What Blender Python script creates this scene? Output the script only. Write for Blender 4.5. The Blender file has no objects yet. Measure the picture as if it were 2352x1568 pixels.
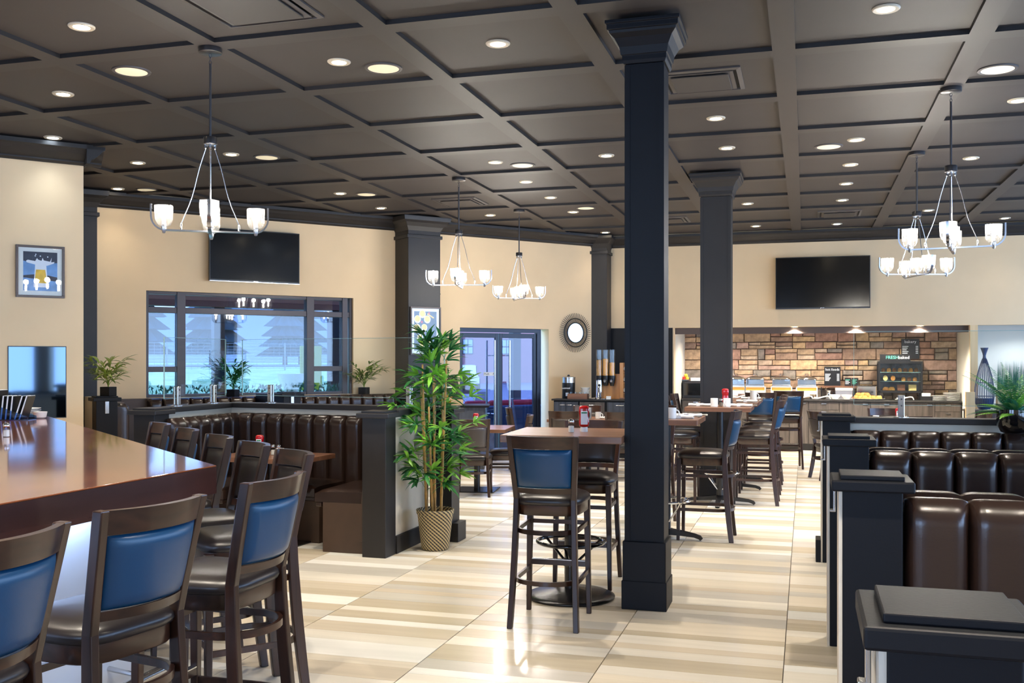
import bpy, bmesh, math, random
from mathutils import Vector, Matrix
R = math.radians
sc = bpy.context.scene
col = sc.collection

# ---------------------------------------------------------------- camera, world, exposure
CAMH = 1.538
FPX = 35 / 36 * 2352
VH, U0 = 828.0, 1176.0
TH = math.atan((1850 - U0) / FPX)
FX, FY = -math.sin(TH), math.cos(TH)
RX, RY = math.cos(TH), math.sin(TH)
cam = bpy.data.cameras.new('camera')
cam.lens, cam.sensor_width, cam.shift_y = 35, 36, 44 / 2352
cam.clip_start, cam.clip_end = 0.05, 400
camo = bpy.data.objects.new('camera', cam)
camo.location = (0, 0, CAMH)
camo.rotation_euler = (R(90), 0, TH)
col.objects.link(camo)
sc.camera = camo

world = bpy.data.worlds.new('dusk_sky')
sc.world = world
world.use_nodes = True
wn = world.node_tree.nodes
wl = world.node_tree.links
bgn = wn['Background']
tc = wn.new('ShaderNodeTexCoord')
sx = wn.new('ShaderNodeSeparateXYZ')
rp = wn.new('ShaderNodeValToRGB')
rp.color_ramp.elements[0].position = 0.0
rp.color_ramp.elements[0].color = (0.42, 0.62, 0.95, 1)
rp.color_ramp.elements[1].position = 0.7
rp.color_ramp.elements[1].color = (0.16, 0.36, 0.85, 1)
wl.new(tc.outputs['Generated'], sx.inputs[0])
wl.new(sx.outputs['Z'], rp.inputs[0])
wl.new(rp.outputs[0], bgn.inputs[0])
SKY = 9.0
bgn.inputs[1].default_value = SKY

sc.view_settings.view_transform = 'Standard'
sc.view_settings.look = 'None'
sc.view_settings.gamma = 1
sc.view_settings.use_curve_mapping = False
sc.cycles.transparent_max_bounces = 24
sc.cycles.max_bounces = 10
sc.view_settings.exposure = 0.36
DOWN_W, BULB_W = 61.0, 9.0      # watts of one downlight, one chandelier bulb
WARM = (1.0, 0.89, 0.74)
NEUT = (1.0, 0.94, 0.85)

# light portals in the window openings of the walls behind and right of the camera, for the sky's light
def portal(loc, rot, w, h):
    l = bpy.data.lights.new('window_portal', 'AREA')
    l.shape = 'RECTANGLE'
    l.size, l.size_y = w, h
    l.cycles.is_portal = True
    o = bpy.data.objects.new('window_portal', l)
    o.location, o.rotation_euler = loc, rot
    col.objects.link(o)

# ---------------------------------------------------------------- layout helpers
def X(u, y):
    """x of the point seen in image column u on the vertical plane y = const"""
    a = (u - U0) / FPX
    gx, gy = FX + a * RX, FY + a * RY
    return y * gx / gy
def DEP(x, y):
    return x * FX + y * FY
def Z(v, x, y):
    """height of the point seen in image row v above (x, y)"""
    return CAMH + DEP(x, y) * (VH - v) / FPX
# the long angled window and door wall: s runs along it, n points into the room
WE = (0.6452, 0.7640)
WN = (0.7640, -0.6452)
W0 = (-8.532, 10.427)
WANG = math.atan2(WE[1], WE[0])
def WP(s, n=0.0):
    return (W0[0] + WE[0] * s + WN[0] * n, W0[1] + WE[1] * s + WN[1] * n)
CEIL = 3.627

# ---------------------------------------------------------------- mesh helpers
class MB:
    def __init__(self):
        self.v, self.f, self.mi = [], [], []
    def add(self, vs, fs, m=0):
        n = len(self.v)
        self.v += [tuple(p) for p in vs]
        self.f += [tuple(i + n for i in q) for q in fs]
        self.mi += [m] * len(fs)
        return self
    def box(self, x0, x1, y0, y1, z0, z1, m=0):
        return self.add([(x0, y0, z0), (x1, y0, z0), (x1, y1, z0), (x0, y1, z0), (x0, y0, z1), (x1, y0, z1), (x1, y1, z1), (x0, y1, z1)],
                        [(0, 3, 2, 1), (4, 5, 6, 7), (0, 1, 5, 4), (1, 2, 6, 5), (2, 3, 7, 6), (3, 0, 4, 7)], m)
    def obb(self, cx, cy, cz, sx_, sy_, sz_, a=0.0, m=0):
        c, s = math.cos(a), math.sin(a)
        vs = []
        for dz in (-.5, .5):
            for dx, dy in ((-.5, -.5), (.5, -.5), (.5, .5), (-.5, .5)):
                px, py = dx * sx_, dy * sy_
                vs.append((cx + px * c - py * s, cy + px * s + py * c, cz + dz * sz_))
        return self.add(vs, [(0, 3, 2, 1), (4, 5, 6, 7), (0, 1, 5, 4), (1, 2, 6, 5), (2, 3, 7, 6), (3, 0, 4, 7)], m)
    def prism(self, poly, z0, z1, m=0):
        n = len(poly)
        vs = [(x, y, z0) for x, y in poly] + [(x, y, z1) for x, y in poly]
        fs = [tuple(range(n - 1, -1, -1)), tuple(range(n, 2 * n))]
        fs += [(i, (i + 1) % n, n + (i + 1) % n, n + i) for i in range(n)]
        return self.add(vs, fs, m)
    def loft(self, rings, close=True, cap=True, m=0):
        n = len(rings[0])
        vs = [p for r_ in rings for p in r_]
        fs = []
        for k in range(len(rings) - 1):
            for i in range(n if close else n - 1):
                j = (i + 1) % n
                fs.append((k * n + i, k * n + j, (k + 1) * n + j, (k + 1) * n + i))
        if cap and close:
            fs.append(tuple(range(n - 1, -1, -1)))
            b = (len(rings) - 1) * n
            fs.append(tuple(range(b, b + n)))
        return self.add(vs, fs, m)
    def sweep(self, path, w, h, m=0, up=(0, 0, 1), closed=False):
        """rectangular section w (sideways) x h (along up) along a path"""
        rings = []
        P = [Vector(p) for p in path]
        U = Vector(up)
        N = len(P)
        for i, p in enumerate(P):
            if closed:
                t = P[(i + 1) % N] - P[i - 1]
            else:
                t = P[min(i + 1, N - 1)] - P[max(i - 1, 0)]
            t.normalize()
            s = t.cross(U)
            if s.length < 1e-6:
                s = Vector((1, 0, 0))
            s.normalize()
            q = s.cross(t).normalized()
            ww = w[i] if isinstance(w, (list, tuple)) else w
            hh = h[i] if isinstance(h, (list, tuple)) else h
            rings.append([p + s * a * ww / 2 + q * b * hh / 2 for a, b in ((-1, -1), (1, -1), (1, 1), (-1, 1))])
        if closed:
            rings.append(rings[0])
            return self.loft(rings, True, False, m)
        return self.loft(rings, True, True, m)
    def tube(self, path, r, n=8, m=0, closed=False):
        P = [Vector(p) for p in path]
        N = len(P)
        rings = []
        prev = None
        for i, p in enumerate(P):
            if closed:
                t = P[(i + 1) % N] - P[i - 1]
            else:
                t = P[min(i + 1, N - 1)] - P[max(i - 1, 0)]
            if t.length < 1e-9:
                t = Vector((0, 0, 1))
            t.normalize()
            if prev is None:
                a = Vector((0, 0, 1)) if abs(t.z) < .9 else Vector((1, 0, 0))
                s = t.cross(a).normalized()
            else:
                s = (prev - t * prev.dot(t))
                s = s.normalized() if s.length > 1e-6 else t.orthogonal().normalized()
            prev = s
            q = t.cross(s)
            rr = r[i] if isinstance(r, (list, tuple)) else r
            rings.append([p + (s * math.cos(2 * math.pi * k / n) + q * math.sin(2 * math.pi * k / n)) * rr for k in range(n)])
        if closed:
            rings.append(rings[0])
            return self.loft(rings, True, False, m)
        return self.loft(rings, True, True, m)
    def lathe(self, prof, n=24, c=(0, 0, 0), m=0, cap=True):
        rings = [[(c[0] + r_ * math.cos(2 * math.pi * k / n), c[1] + r_ * math.sin(2 * math.pi * k / n), c[2] + z) for k in range(n)] for r_, z in prof]
        return self.loft(rings, True, cap, m)
    def ball(self, c, rx, ry, rz, n=10, k=6, m=0):
        prof = []
        rings = []
        for i in range(k + 1):
            t = math.pi * i / k
            rr = max(math.sin(t), 1e-3)
            rings.append([(c[0] + rx * rr * math.cos(2 * math.pi * j / n), c[1] + ry * rr * math.sin(2 * math.pi * j / n), c[2] - rz * math.cos(t)) for j in range(n)])
        return self.loft(rings, True, True, m)
    def slab(self, fn, nu, nv, m=0, m1=None):
        """closed pad: fn(a, b, side) with a, b in 0..1 and side 0 or 1 -> point"""
        vs, fs = [], []
        for side in (0, 1):
            for j in range(nv + 1):
                for i in range(nu + 1):
                    vs.append(fn(i / nu, j / nv, side))
        o = (nu + 1) * (nv + 1)
        I = lambda i, j, s: s * o + j * (nu + 1) + i
        for j in range(nv):
            for i in range(nu):
                fs.append((I(i, j, 0), I(i + 1, j, 0), I(i + 1, j + 1, 0), I(i, j + 1, 0)))
                fs.append((I(i, j, 1), I(i, j + 1, 1), I(i + 1, j + 1, 1), I(i + 1, j, 1)))
        for i in range(nu):
            fs.append((I(i, 0, 0), I(i, 0, 1), I(i + 1, 0, 1), I(i + 1, 0, 0)))
            fs.append((I(i, nv, 0), I(i + 1, nv, 0), I(i + 1, nv, 1), I(i, nv, 1)))
        for j in range(nv):
            fs.append((I(0, j, 0), I(0, j + 1, 0), I(0, j + 1, 1), I(0, j, 1)))
            fs.append((I(nu, j, 0), I(nu, j, 1), I(nu, j + 1, 1), I(nu, j + 1, 0)))
        self.add(vs, fs, m)
        if m1 is not None:
            k = len(self.mi) - len(fs)
            for q in range(nu * nv):
                self.mi[k + 2 * q + 1] = m1
        return self
    def mesh(self, name, mats, smooth=False, angle=40):
        me = bpy.data.meshes.new(name)
        me.from_pydata(self.v, [], self.f)
        for m_ in (mats if isinstance(mats, (list, tuple)) else [mats]):
            me.materials.append(m_)
        if any(self.mi):
            me.polygons.foreach_set('material_index', self.mi)
        bm = bmesh.new()
        bm.from_mesh(me)
        bmesh.ops.recalc_face_normals(bm, faces=bm.faces)
        bm.to_mesh(me)
        bm.free()
        if smooth:
            me.polygons.foreach_set('use_smooth', [True] * len(me.polygons))
            me.set_sharp_from_angle(angle=R(angle))
        me.update()
        return me
    def build(self, name, mats, parent=None, smooth=False, bevel=0, angle=40, loc=None, rz=0.0):
        return link(name, self.mesh(name, mats, smooth, angle), parent, bevel, loc, rz)

def link(name, me, parent=None, bevel=0, loc=None, rz=0.0, rot=None):
    o = bpy.data.objects.new(name, me)
    col.objects.link(o)
    if parent:
        o.parent = parent
    if loc is not None:
        o.location = loc
    if rot is not None:
        o.rotation_euler = rot
    elif rz:
        o.rotation_euler = (0, 0, rz)
    if bevel:
        b = o.modifiers.new('edge', 'BEVEL')
        b.width = bevel
        b.segments = 2
        b.limit_method = 'ANGLE'
        b.angle_limit = R(50)
    return o
def tag(o, label=None, cat=None, group=None, kind=None):
    if label: o['label'] = label
    if cat: o['category'] = cat
    if group: o['group'] = group
    if kind: o['kind'] = kind
    return o
def thing(name, label, cat, loc=(0, 0, 0), rz=0.0, group=None):
    o = bpy.data.objects.new(name, None)
    o.empty_display_size = .05
    o.location = loc
    o.rotation_euler = (0, 0, rz)
    col.objects.link(o)
    return tag(o, label, cat, group)
def struct(name, mb, m, label=None, parent=None, smooth=False, bevel=0):
    o = mb.build(name, m, parent, smooth, bevel)
    if parent is None:
        o['kind'] = 'structure'
        if label: o['label'] = label
        o['category'] = name.split('_')[0]
    return o
def copytree(o, parent=None, kids=None):
    kids = kids if kids is not None else KIDS
    c = o.copy()
    col.objects.link(c)
    c.parent = parent
    for ch in [q for q in bpy.data.objects if q.parent == o] if o.name not in kids else kids[o.name]:
        copytree(ch, c, kids)
    return c
KIDS = {}
def remember(root):
    """index a prototype's children once, so that copying stays quick"""
    def walk(o):
        KIDS[o.name] = list(o.children)
        for c in KIDS[o.name]:
            walk(c)
    bpy.context.view_layer.update()
    walk(root)
    return root
def dup(root, loc, rz, label, group=None):
    c = copytree(root)
    c.location = loc
    c.rotation_euler = (0, 0, rz)
    c['label'] = label
    if group: c['group'] = group
    return c
def text(name, body, size, m, parent, loc, rot, align='CENTER', depth=.0008, fixed_w=None):
    cu = bpy.data.curves.new(name, 'FONT')
    cu.body = body
    cu.size = size
    cu.align_x = align
    cu.align_y = 'CENTER'
    cu.extrude = depth
    cu.resolution_u = 2
    t = bpy.data.objects.new(name + '_src', cu)
    col.objects.link(t)
    bpy.context.view_layer.update()
    dg = bpy.context.evaluated_depsgraph_get()
    me = bpy.data.meshes.new_from_object(t.evaluated_get(dg))
    me.name = name
    bpy.data.objects.remove(t)
    bpy.data.curves.remove(cu)
    me.materials.clear()
    me.materials.append(m)
    return link(name, me, parent, 0, loc, rot=rot)

# ---------------------------------------------------------------- materials
def srgb(r, g, b):
    f = lambda c: ((c / 255 + .055) / 1.055) ** 2.4 if c > 10 else c / 255 / 12.92
    return (f(r), f(g), f(b), 1)
MATS = {}
def mat(name, c, rough=.5, metal=0.0, var=0.0, vscale=3.0, grain=None, bump=0.0, bscale=60.0, coat=0.0, spec=.5, emit=None, estr=0.0, objrand=0.0, stretch=(1, 1, 1), c2=None):
    m = bpy.data.materials.new(name)
    m.use_nodes = True
    nt = m.node_tree
    n, l = nt.nodes, nt.links
    b = n['Principled BSDF']
    b.inputs['Base Color'].default_value = c
    b.inputs['Roughness'].default_value = rough
    b.inputs['Metallic'].default_value = metal
    b.inputs['Specular IOR Level'].default_value = spec
    if coat:
        b.inputs['Coat Weight'].default_value = coat
        b.inputs['Coat Roughness'].default_value = .08
    if emit:
        b.inputs['Emission Color'].default_value = emit
        b.inputs['Emission Strength'].default_value = estr
    t = mp = None
    if var or grain or bump:
        t = n.new('ShaderNodeTexCoord')
        mp = n.new('ShaderNodeMapping')
        mp.inputs['Scale'].default_value = stretch
        l.new(t.outputs['Object'], mp.inputs[0])
    src = None
    if var or c2:
        tx = n.new('ShaderNodeTexNoise')
        tx.inputs['Scale'].default_value = vscale
        tx.inputs['Detail'].default_value = 4
        l.new(mp.outputs[0], tx.inputs[0])
        r_ = n.new('ShaderNodeValToRGB')
        r_.color_ramp.elements[0].position = .3
        r_.color_ramp.elements[1].position = .7
        k = var
        r_.color_ramp.elements[0].color = (c[0] * (1 - k), c[1] * (1 - k), c[2] * (1 - k), 1)
        d = c2 or (min(c[0] * (1 + k), 1), min(c[1] * (1 + k), 1), min(c[2] * (1 + k), 1), 1)
        r_.color_ramp.elements[1].color = d
        l.new(tx.outputs['Fac'], r_.inputs[0])
        src = r_.outputs[0]
    if objrand:
        oi = n.new('ShaderNodeObjectInfo')
        mr = n.new('ShaderNodeMapRange')
        mr.inputs[3].default_value = 1 - objrand
        mr.inputs[4].default_value = 1 + objrand
        l.new(oi.outputs['Random'], mr.inputs[0])
        mx = n.new('ShaderNodeMix')
        mx.data_type = 'RGBA'
        mx.blend_type = 'MULTIPLY'
        mx.inputs[0].default_value = 1
        if src: l.new(src, mx.inputs[6])
        else: mx.inputs[6].default_value = c
        l.new(mr.outputs[0], mx.inputs[7])
        src = mx.outputs[2]
    if src:
        l.new(src, b.inputs['Base Color'])
    if bump:
        t2 = n.new('ShaderNodeTexNoise')
        t2.inputs['Scale'].default_value = bscale
        t2.inputs['Detail'].default_value = 3
        l.new(mp.outputs[0], t2.inputs[0])
        bp = n.new('ShaderNodeBump')
        bp.inputs['Strength'].default_value = bump
        bp.inputs['Distance'].default_value = .004
        l.new(t2.outputs['Fac'], bp.inputs['Height'])
        l.new(bp.outputs[0], b.inputs['Normal'])
    MATS[name] = m
    return m
def glassy(name, tint, base=.06, rough=.02, edge=1.0):
    """clear pane: see-through with a mirror-like skin by the angle of view to its surface"""
    m = bpy.data.materials.new(name)
    m.use_nodes = True
    n, l = m.node_tree.nodes, m.node_tree.links
    n.clear()
    out = n.new('ShaderNodeOutputMaterial')
    tr = n.new('ShaderNodeBsdfTransparent')
    tr.inputs[0].default_value = tint
    gl = n.new('ShaderNodeBsdfGlossy')
    gl.inputs['Roughness'].default_value = rough
    fr = n.new('ShaderNodeLayerWeight')          # Schlick's law from the facing ratio, the same on both skins of the pane
    fr.inputs[0].default_value = .5
    pw = n.new('ShaderNodeMath')
    pw.operation = 'POWER'
    pw.inputs[1].default_value = 5
    ad = n.new('ShaderNodeMath')
    ad.operation = 'MULTIPLY_ADD'
    ad.inputs[1].default_value = edge * .9
    ad.inputs[2].default_value = base
    ad.use_clamp = True
    l.new(fr.outputs['Facing'], pw.inputs[0])
    mx = n.new('ShaderNodeMixShader')
    l.new(pw.outputs[0], ad.inputs[0])
    l.new(ad.outputs[0], mx.inputs[0])
    l.new(tr.outputs[0], mx.inputs[1])
    l.new(gl.outputs[0], mx.inputs[2])
    l.new(mx.outputs[0], out.inputs[0])
    MATS[name] = m
    return m
def woodmat(name, c, c2, rough=.3, coat=.3, axis='X', scale=14.0, objrand=.12):
    """long-grained wood: noise stretched along one axis"""
    m = bpy.data.materials.new(name)
    m.use_nodes = True
    n, l = m.node_tree.nodes, m.node_tree.links
    b = n['Principled BSDF']
    b.inputs['Roughness'].default_value = rough
    b.inputs['Coat Weight'].default_value = coat
    b.inputs['Coat Roughness'].default_value = min(.12, rough * .4)
    t = n.new('ShaderNodeTexCoord')
    mp = n.new('ShaderNodeMapping')
    mp.inputs['Scale'].default_value = {'X': (.06, 1, 1), 'Y': (1, .06, 1), 'Z': (1, 1, .06)}[axis]
    oi = n.new('ShaderNodeObjectInfo')
    ml = n.new('ShaderNodeMath')
    ml.operation = 'MULTIPLY'
    ml.inputs[1].default_value = 37.0
    l.new(oi.outputs['Random'], ml.inputs[0])
    cx = n.new('ShaderNodeCombineXYZ')
    for k in range(3): l.new(ml.outputs[0], cx.inputs[k])
    l.new(cx.outputs[0], mp.inputs['Location'])
    l.new(t.outputs['Object'], mp.inputs[0])
    tx = n.new('ShaderNodeTexNoise')
    tx.inputs['Scale'].default_value = scale
    tx.inputs['Detail'].default_value = 6
    tx.inputs['Distortion'].default_value = .6
    l.new(mp.outputs[0], tx.inputs[0])
    r_ = n.new('ShaderNodeValToRGB')
    r_.color_ramp.elements[0].position = .32
    r_.color_ramp.elements[1].position = .68
    r_.color_ramp.elements[0].color = c
    r_.color_ramp.elements[1].color = c2
    l.new(tx.outputs['Fac'], r_.inputs[0])
    mr = n.new('ShaderNodeMapRange')
    mr.inputs[3].default_value = 1 - objrand
    mr.inputs[4].default_value = 1 + objrand
    l.new(oi.outputs['Random'], mr.inputs[0])
    mx = n.new('ShaderNodeMix')
    mx.data_type = 'RGBA'
    mx.blend_type = 'MULTIPLY'
    mx.inputs[0].default_value = 1
    l.new(r_.outputs[0], mx.inputs[6])
    l.new(mr.outputs[0], mx.inputs[7])
    l.new(mx.outputs[2], b.inputs['Base Color'])
    MATS[name] = m
    return m

WALL = mat('cream_paint', srgb(227, 199, 159), .75, var=.04, vscale=1.5, bump=.06, bscale=160)
WALLR = mat('pale_paint', srgb(205, 200, 190), .75, var=.03, vscale=1.5)
WALLW = mat('half_wall_cream', srgb(214, 204, 186), .7, var=.05, vscale=3)
CEILM = mat('ceiling_grey', srgb(57, 51, 49), .6, var=.06, vscale=2.2)
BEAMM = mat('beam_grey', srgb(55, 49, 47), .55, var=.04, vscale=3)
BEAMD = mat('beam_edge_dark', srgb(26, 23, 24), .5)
DARK = mat('charcoal_paint', srgb(32, 29, 29), .5, var=.08, vscale=6, bump=.05, bscale=90)
DARKN = mat('navy_black_paint', srgb(12, 14, 20), .5, var=.08, vscale=6, bump=.08, bscale=120, spec=.25)
BROWNT = mat('valance_brown', srgb(74, 62, 58), .5)
GROUT = mat('grout', srgb(96, 90, 84), .8)
BLACK = mat('black_satin', srgb(22, 21, 22), .35)
BLACKG = mat('black_gloss', srgb(14, 14, 15), .08, coat=.5)
CAST = mat('black_cast_iron', srgb(24, 23, 25), .25, bump=.15, bscale=220)
SCREEN = mat('tv_glass', srgb(5, 5, 6), .12)
STEEL = mat('brushed_steel', (.62, .62, .62, 1), .25, 1.0)
CHROME = mat('polished_chrome', (.8, .8, .82, 1), .07, 1.0)
NICKEL = mat('satin_nickel', (.55, .56, .6, 1), .22, 1.0)
GUN = mat('gunmetal', (.10, .10, .11, 1), .3, .9)
FRAMEM = mat('bronze_frame', srgb(66, 56, 54), .35, .3)
FRAMEB = mat('blue_black_frame', srgb(38, 44, 58), .35, .3)
VINYL = mat('dark_vinyl', srgb(36, 31, 31), .32, bump=.05, bscale=300)
VINYL_BLUELIT = mat('slate_blue_vinyl', srgb(14, 62, 96), .34, bump=.05, bscale=300)  # blue window light painted into the dark vinyl of the outer backs
VINYLG = mat('grey_brown_vinyl', srgb(66, 58, 54), .36, bump=.05, bscale=300)
LEATHER = mat('brown_leather', srgb(44, 30, 24), .27, var=.12, vscale=5, bump=.06, bscale=180, spec=.6)
BASEBR = mat('booth_base_brown', srgb(70, 52, 40), .5, var=.1, vscale=8)
WOODD = woodmat('dark_walnut', srgb(34, 19, 13), srgb(60, 35, 23), .3, .15, 'Z', 22)
WOODDX = woodmat('dark_walnut_rail', srgb(34, 19, 13), srgb(64, 38, 25), .3, .15, 'X', 22)
WOODR = woodmat('red_mahogany', srgb(122, 62, 34), srgb(158, 92, 52), .16, 1.0, 'Y', 9, 0)
WOODRE = woodmat('mahogany_edge', srgb(52, 28, 24), srgb(72, 42, 36), .25, .5, 'Y', 9, 0)
WOODT = woodmat('table_laminate', srgb(104, 68, 48), srgb(132, 92, 68), .34, .15, 'X', 14, .05)
WOODO = woodmat('honey_oak', srgb(168, 112, 56), srgb(196, 138, 76), .4, .1, 'Z', 14)
WOODG = woodmat('grey_oak_laminate', srgb(58, 52, 48), srgb(88, 80, 74), .45, .05, 'Z', 26)
WOODN = woodmat('navy_oak_laminate', srgb(48, 52, 62), srgb(72, 78, 90), .45, .05, 'Z', 26)
WOODL = woodmat('pale_maple', srgb(214, 180, 130), srgb(232, 202, 156), .5, 0, 'Z', 10)
WHITE = mat('white_ceramic', srgb(238, 236, 230), .15, coat=.4)
PAPER = mat('white_paper', srgb(236, 236, 234), .8)
LINEN = mat('white_linen', srgb(236, 230, 220), .85, bump=.3, bscale=80)
BARP = mat('bar_panel_white', srgb(232, 235, 242), .35, var=.05, vscale=2)
RED = mat('ketchup_red', srgb(170, 14, 18), .2, coat=.4)
LABELG = mat('label_green', srgb(40, 120, 70), .5)
SALT = mat('salt_white', srgb(226, 222, 210), .7)
PEPPER = mat('pepper_grey', srgb(120, 108, 92), .8)
GLASS = glassy('clear_glass', (.97, .985, .985, 1), .03)
GLASSP = glassy('partition_glass', (.96, .98, .98, 1), .02)
GLASSW = glassy('window_glass', (.45, .48, .52, 1), .06)
GLASSD = glassy('door_glass', (.50, .51, .60, 1), .05)
SHADE = glassy('lamp_glass', (.98, .98, .98, 1), .06, .03, 1.0)
_n, _l = SHADE.node_tree.nodes, SHADE.node_tree.links          # a little haze in the pressed glass, which the bulb inside lights up
_tl = _n.new('ShaderNodeBsdfTranslucent')
_mx = _n.new('ShaderNodeMixShader')
_mx.inputs[0].default_value = .025
_out = [q for q in _n if q.type == 'OUTPUT_MATERIAL'][0]
_l.new(_out.inputs[0].links[0].from_socket, _mx.inputs[1])
_l.new(_tl.outputs[0], _mx.inputs[2])
_l.new(_mx.outputs[0], _out.inputs[0])
GLASSE = mat('glass_edge', srgb(150, 184, 182), .1, spec=.8)
ACRYL = glassy('blue_acrylic', (.45, .68, .95, 1), .1)
MIRROR = mat('mirror_silver', (.40, .48, .56, 1), .02, 1.0)
MIRRORD = mat('smoked_mirror', (.07, .10, .14, 1), .04, 1.0)
BULB = mat('lamp_bulb', (1, .9, .75, 1), .4, emit=(1, .90, .74, 1), estr=45)
BULBD = mat('downlight_lens', (1, .95, .85, 1), .4, emit=(1, .84, .58, 1), estr=30)
BULBC = mat('downlight_lens_cool', (.9, .95, 1, 1), .4, emit=(.72, .86, 1, 1), estr=30)
TRIMW = mat('downlight_trim', srgb(196, 184, 164), .4)
FLUSHM = mat('flush_lamp_diffuser', srgb(236, 226, 196), .6, emit=(1, .88, .62, 1), estr=.22)
VENTM = mat('vent_enamel', srgb(72, 67, 66), .45)
VOID = mat('vent_dark', srgb(14, 13, 14), .8)
LEAFA = mat('leaf_bright', srgb(124, 186, 62), .42, var=.2, vscale=8, objrand=.25)
LEAFB = mat('leaf_deep', srgb(52, 122, 62), .42, var=.2, vscale=8, objrand=.25)
LEAFC = mat('palm_leaf', srgb(122, 142, 54), .42, var=.2, vscale=8, objrand=.25)
LEAFT = mat('leaf_teal', srgb(30, 110, 84), .45, var=.2, vscale=8, objrand=.2)
CANE = mat('bamboo_cane', srgb(178, 138, 72), .45, var=.2, vscale=14, stretch=(1, 1, 3))
TREE = mat('spruce_green', srgb(48, 72, 82), .9, objrand=.35, var=.3, vscale=6, bump=.4, bscale=6)
GRASS = mat('lawn', srgb(168, 200, 128), .9, var=.2, vscale=2.5, c2=srgb(216, 232, 176))
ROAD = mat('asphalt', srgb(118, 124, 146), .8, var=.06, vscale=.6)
PATIO = mat('patio_paving', srgb(124, 112, 122), .7, var=.1, vscale=2)
STUCCO = mat('pink_stucco', srgb(160, 112, 110), .85, var=.06, vscale=2)
CANOPY = mat('canopy_maroon', srgb(104, 58, 62), .6)
RATTAN = mat('blue_rattan', srgb(34, 66, 104), .6, bump=.6, bscale=70)
REDC = mat('red_cushion', srgb(186, 36, 56), .7)
YELC = mat('yellow_sign', srgb(190, 196, 60), .6)
CARW = mat('white_car_paint', srgb(232, 234, 240), .2, coat=.5)
RUBBER = mat('tyre_rubber', srgb(24, 24, 26), .8)
BREAD = mat('bread_crust', srgb(196, 134, 66), .7, var=.25, vscale=30, bump=.3, bscale=60)
PASTRY = mat('pastry_golden', srgb(226, 168, 84), .6, var=.25, vscale=40)
CAKE = mat('pale_sponge', srgb(238, 214, 140), .75, var=.1, vscale=30)
CHOC = mat('brown_bun', srgb(122, 72, 42), .6, var=.2, vscale=30)
CEREALA = mat('muesli', srgb(196, 150, 92), .8, var=.5, vscale=70, bump=.6, bscale=80)
CEREALB = mat('corn_flakes', srgb(222, 164, 88), .8, var=.3, vscale=80, bump=.6, bscale=80)
JUICE = mat('orange_juice', srgb(240, 150, 20), .3)
FRUITY = mat('yellow_fruit', srgb(238, 196, 60), .4)
FRUITR = mat('red_fruit', srgb(190, 40, 34), .35)
NAVYV = mat('navy_vase', srgb(44, 62, 96), .35)
TEAL = mat('teal_letter', srgb(96, 200, 170), .5)
WHITEL = mat('white_letter', srgb(236, 238, 240), .6)
ORANGEF = mat('amber_panel', srgb(232, 168, 72), .4)
GREYB = mat('grey_enamel', srgb(150, 150, 156), .35, .4)
ARTD = mat('art_dark', srgb(38, 44, 66), .5)
ARTB = mat('art_blue', srgb(112, 158, 214), .5, var=.25, vscale=9)
ARTF = mat('art_foam', srgb(232, 234, 244), .5)
ARTY = mat('art_beer', srgb(240, 190, 60), .5, var=.2, vscale=20)
ARTS = mat('art_slate', srgb(58, 70, 88), .5, var=.6, vscale=12)
ARTO = mat('art_orange', srgb(250, 200, 50), .5, var=.15, vscale=40)
ARTC = mat('art_cream', srgb(244, 232, 196), .5)
STONE = None

# ================================================================ STRUCTURE
def wbox(mb, s0, s1, n0, n1, z0, z1, m=0):
    return mb.prism([WP(s0, n0), WP(s1, n0), WP(s1, n1), WP(s0, n1)], z0, z1, m)
def w_y(x):
    return W0[1] + (x - W0[0]) * WE[1] / WE[0]
def w_x(y):
    return W0[0] + (y - W0[1]) * WE[0] / WE[1]

# ---- floor: a slab carrying striped planks
rnd = random.Random(5)
floor = struct('floor', MB().prism([(-10, -4.2), (6.2, -4.2), (6.2, 18.6), (-2.0, 18.6), (-12.5, 6.0)], -.12, -.012), GROUT, 'striped beige and cream wood-look tile floor')
TONES = []
for i, c in enumerate([(235, 228, 213), (243, 240, 232), (215, 202, 180), (202, 189, 166), (227, 216, 196), (208, 202, 190)]):
    TONES.append(woodmat('plank_tone_%d' % i, srgb(*[int(k * .95) for k in c]), srgb(*c), .24, .2, 'X', 10, .03))
PW = .89
WIDTHS = [.10, .13, .16, .20, .27]
planks = []
for k in range(-8, 8):
    x0 = -.105 + PW * k
    y = 3.2 + rnd.random() * .2
    last = -1
    while y < 17.85:
        w = rnd.choice(WIDTHS)
        t = rnd.choice([q for q in range(6) if q != last])
        last = t
        cx, cy = x0 + PW / 2, y + w / 2
        if cy > w_y(cx) - .1 and cx < -3.3:
            break
        if not (cx > 0.9 and cy < 17):
            d = DEP(cx, cy)
            u = U0 + FPX * (cx * RX + cy * RY) / d
            hid = (u < 430 or u > 1930 or (cx < -3.3 and cy < 10))
            planks.append((d + (50 if hid else 0), cx, cy, w, t))
        y += w
planks.sort()
pm = {}
for w in WIDTHS:
    for t in range(6):
        b = MB()
        a, c_, h = PW / 2 - .0028, w / 2 - .0007, .012
        b.box(-a, a, -c_, c_, -h, 0)
        pm[w, t] = b.mesh('plank', TONES[t])
for d, cx, cy, w, t in planks[:300]:
    link('plank', pm[w, t], floor, loc=(cx, cy, 0))
rest = MB()
for d, cx, cy, w, t in planks[300:]:
    a, c_ = PW / 2 - .0022, w / 2 - .0007
    rest.box(cx - a, cx + a, cy - c_, cy + c_, -.012, 0, t)
tag(rest.build('far_planks', TONES, floor), kind='stuff')

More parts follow.
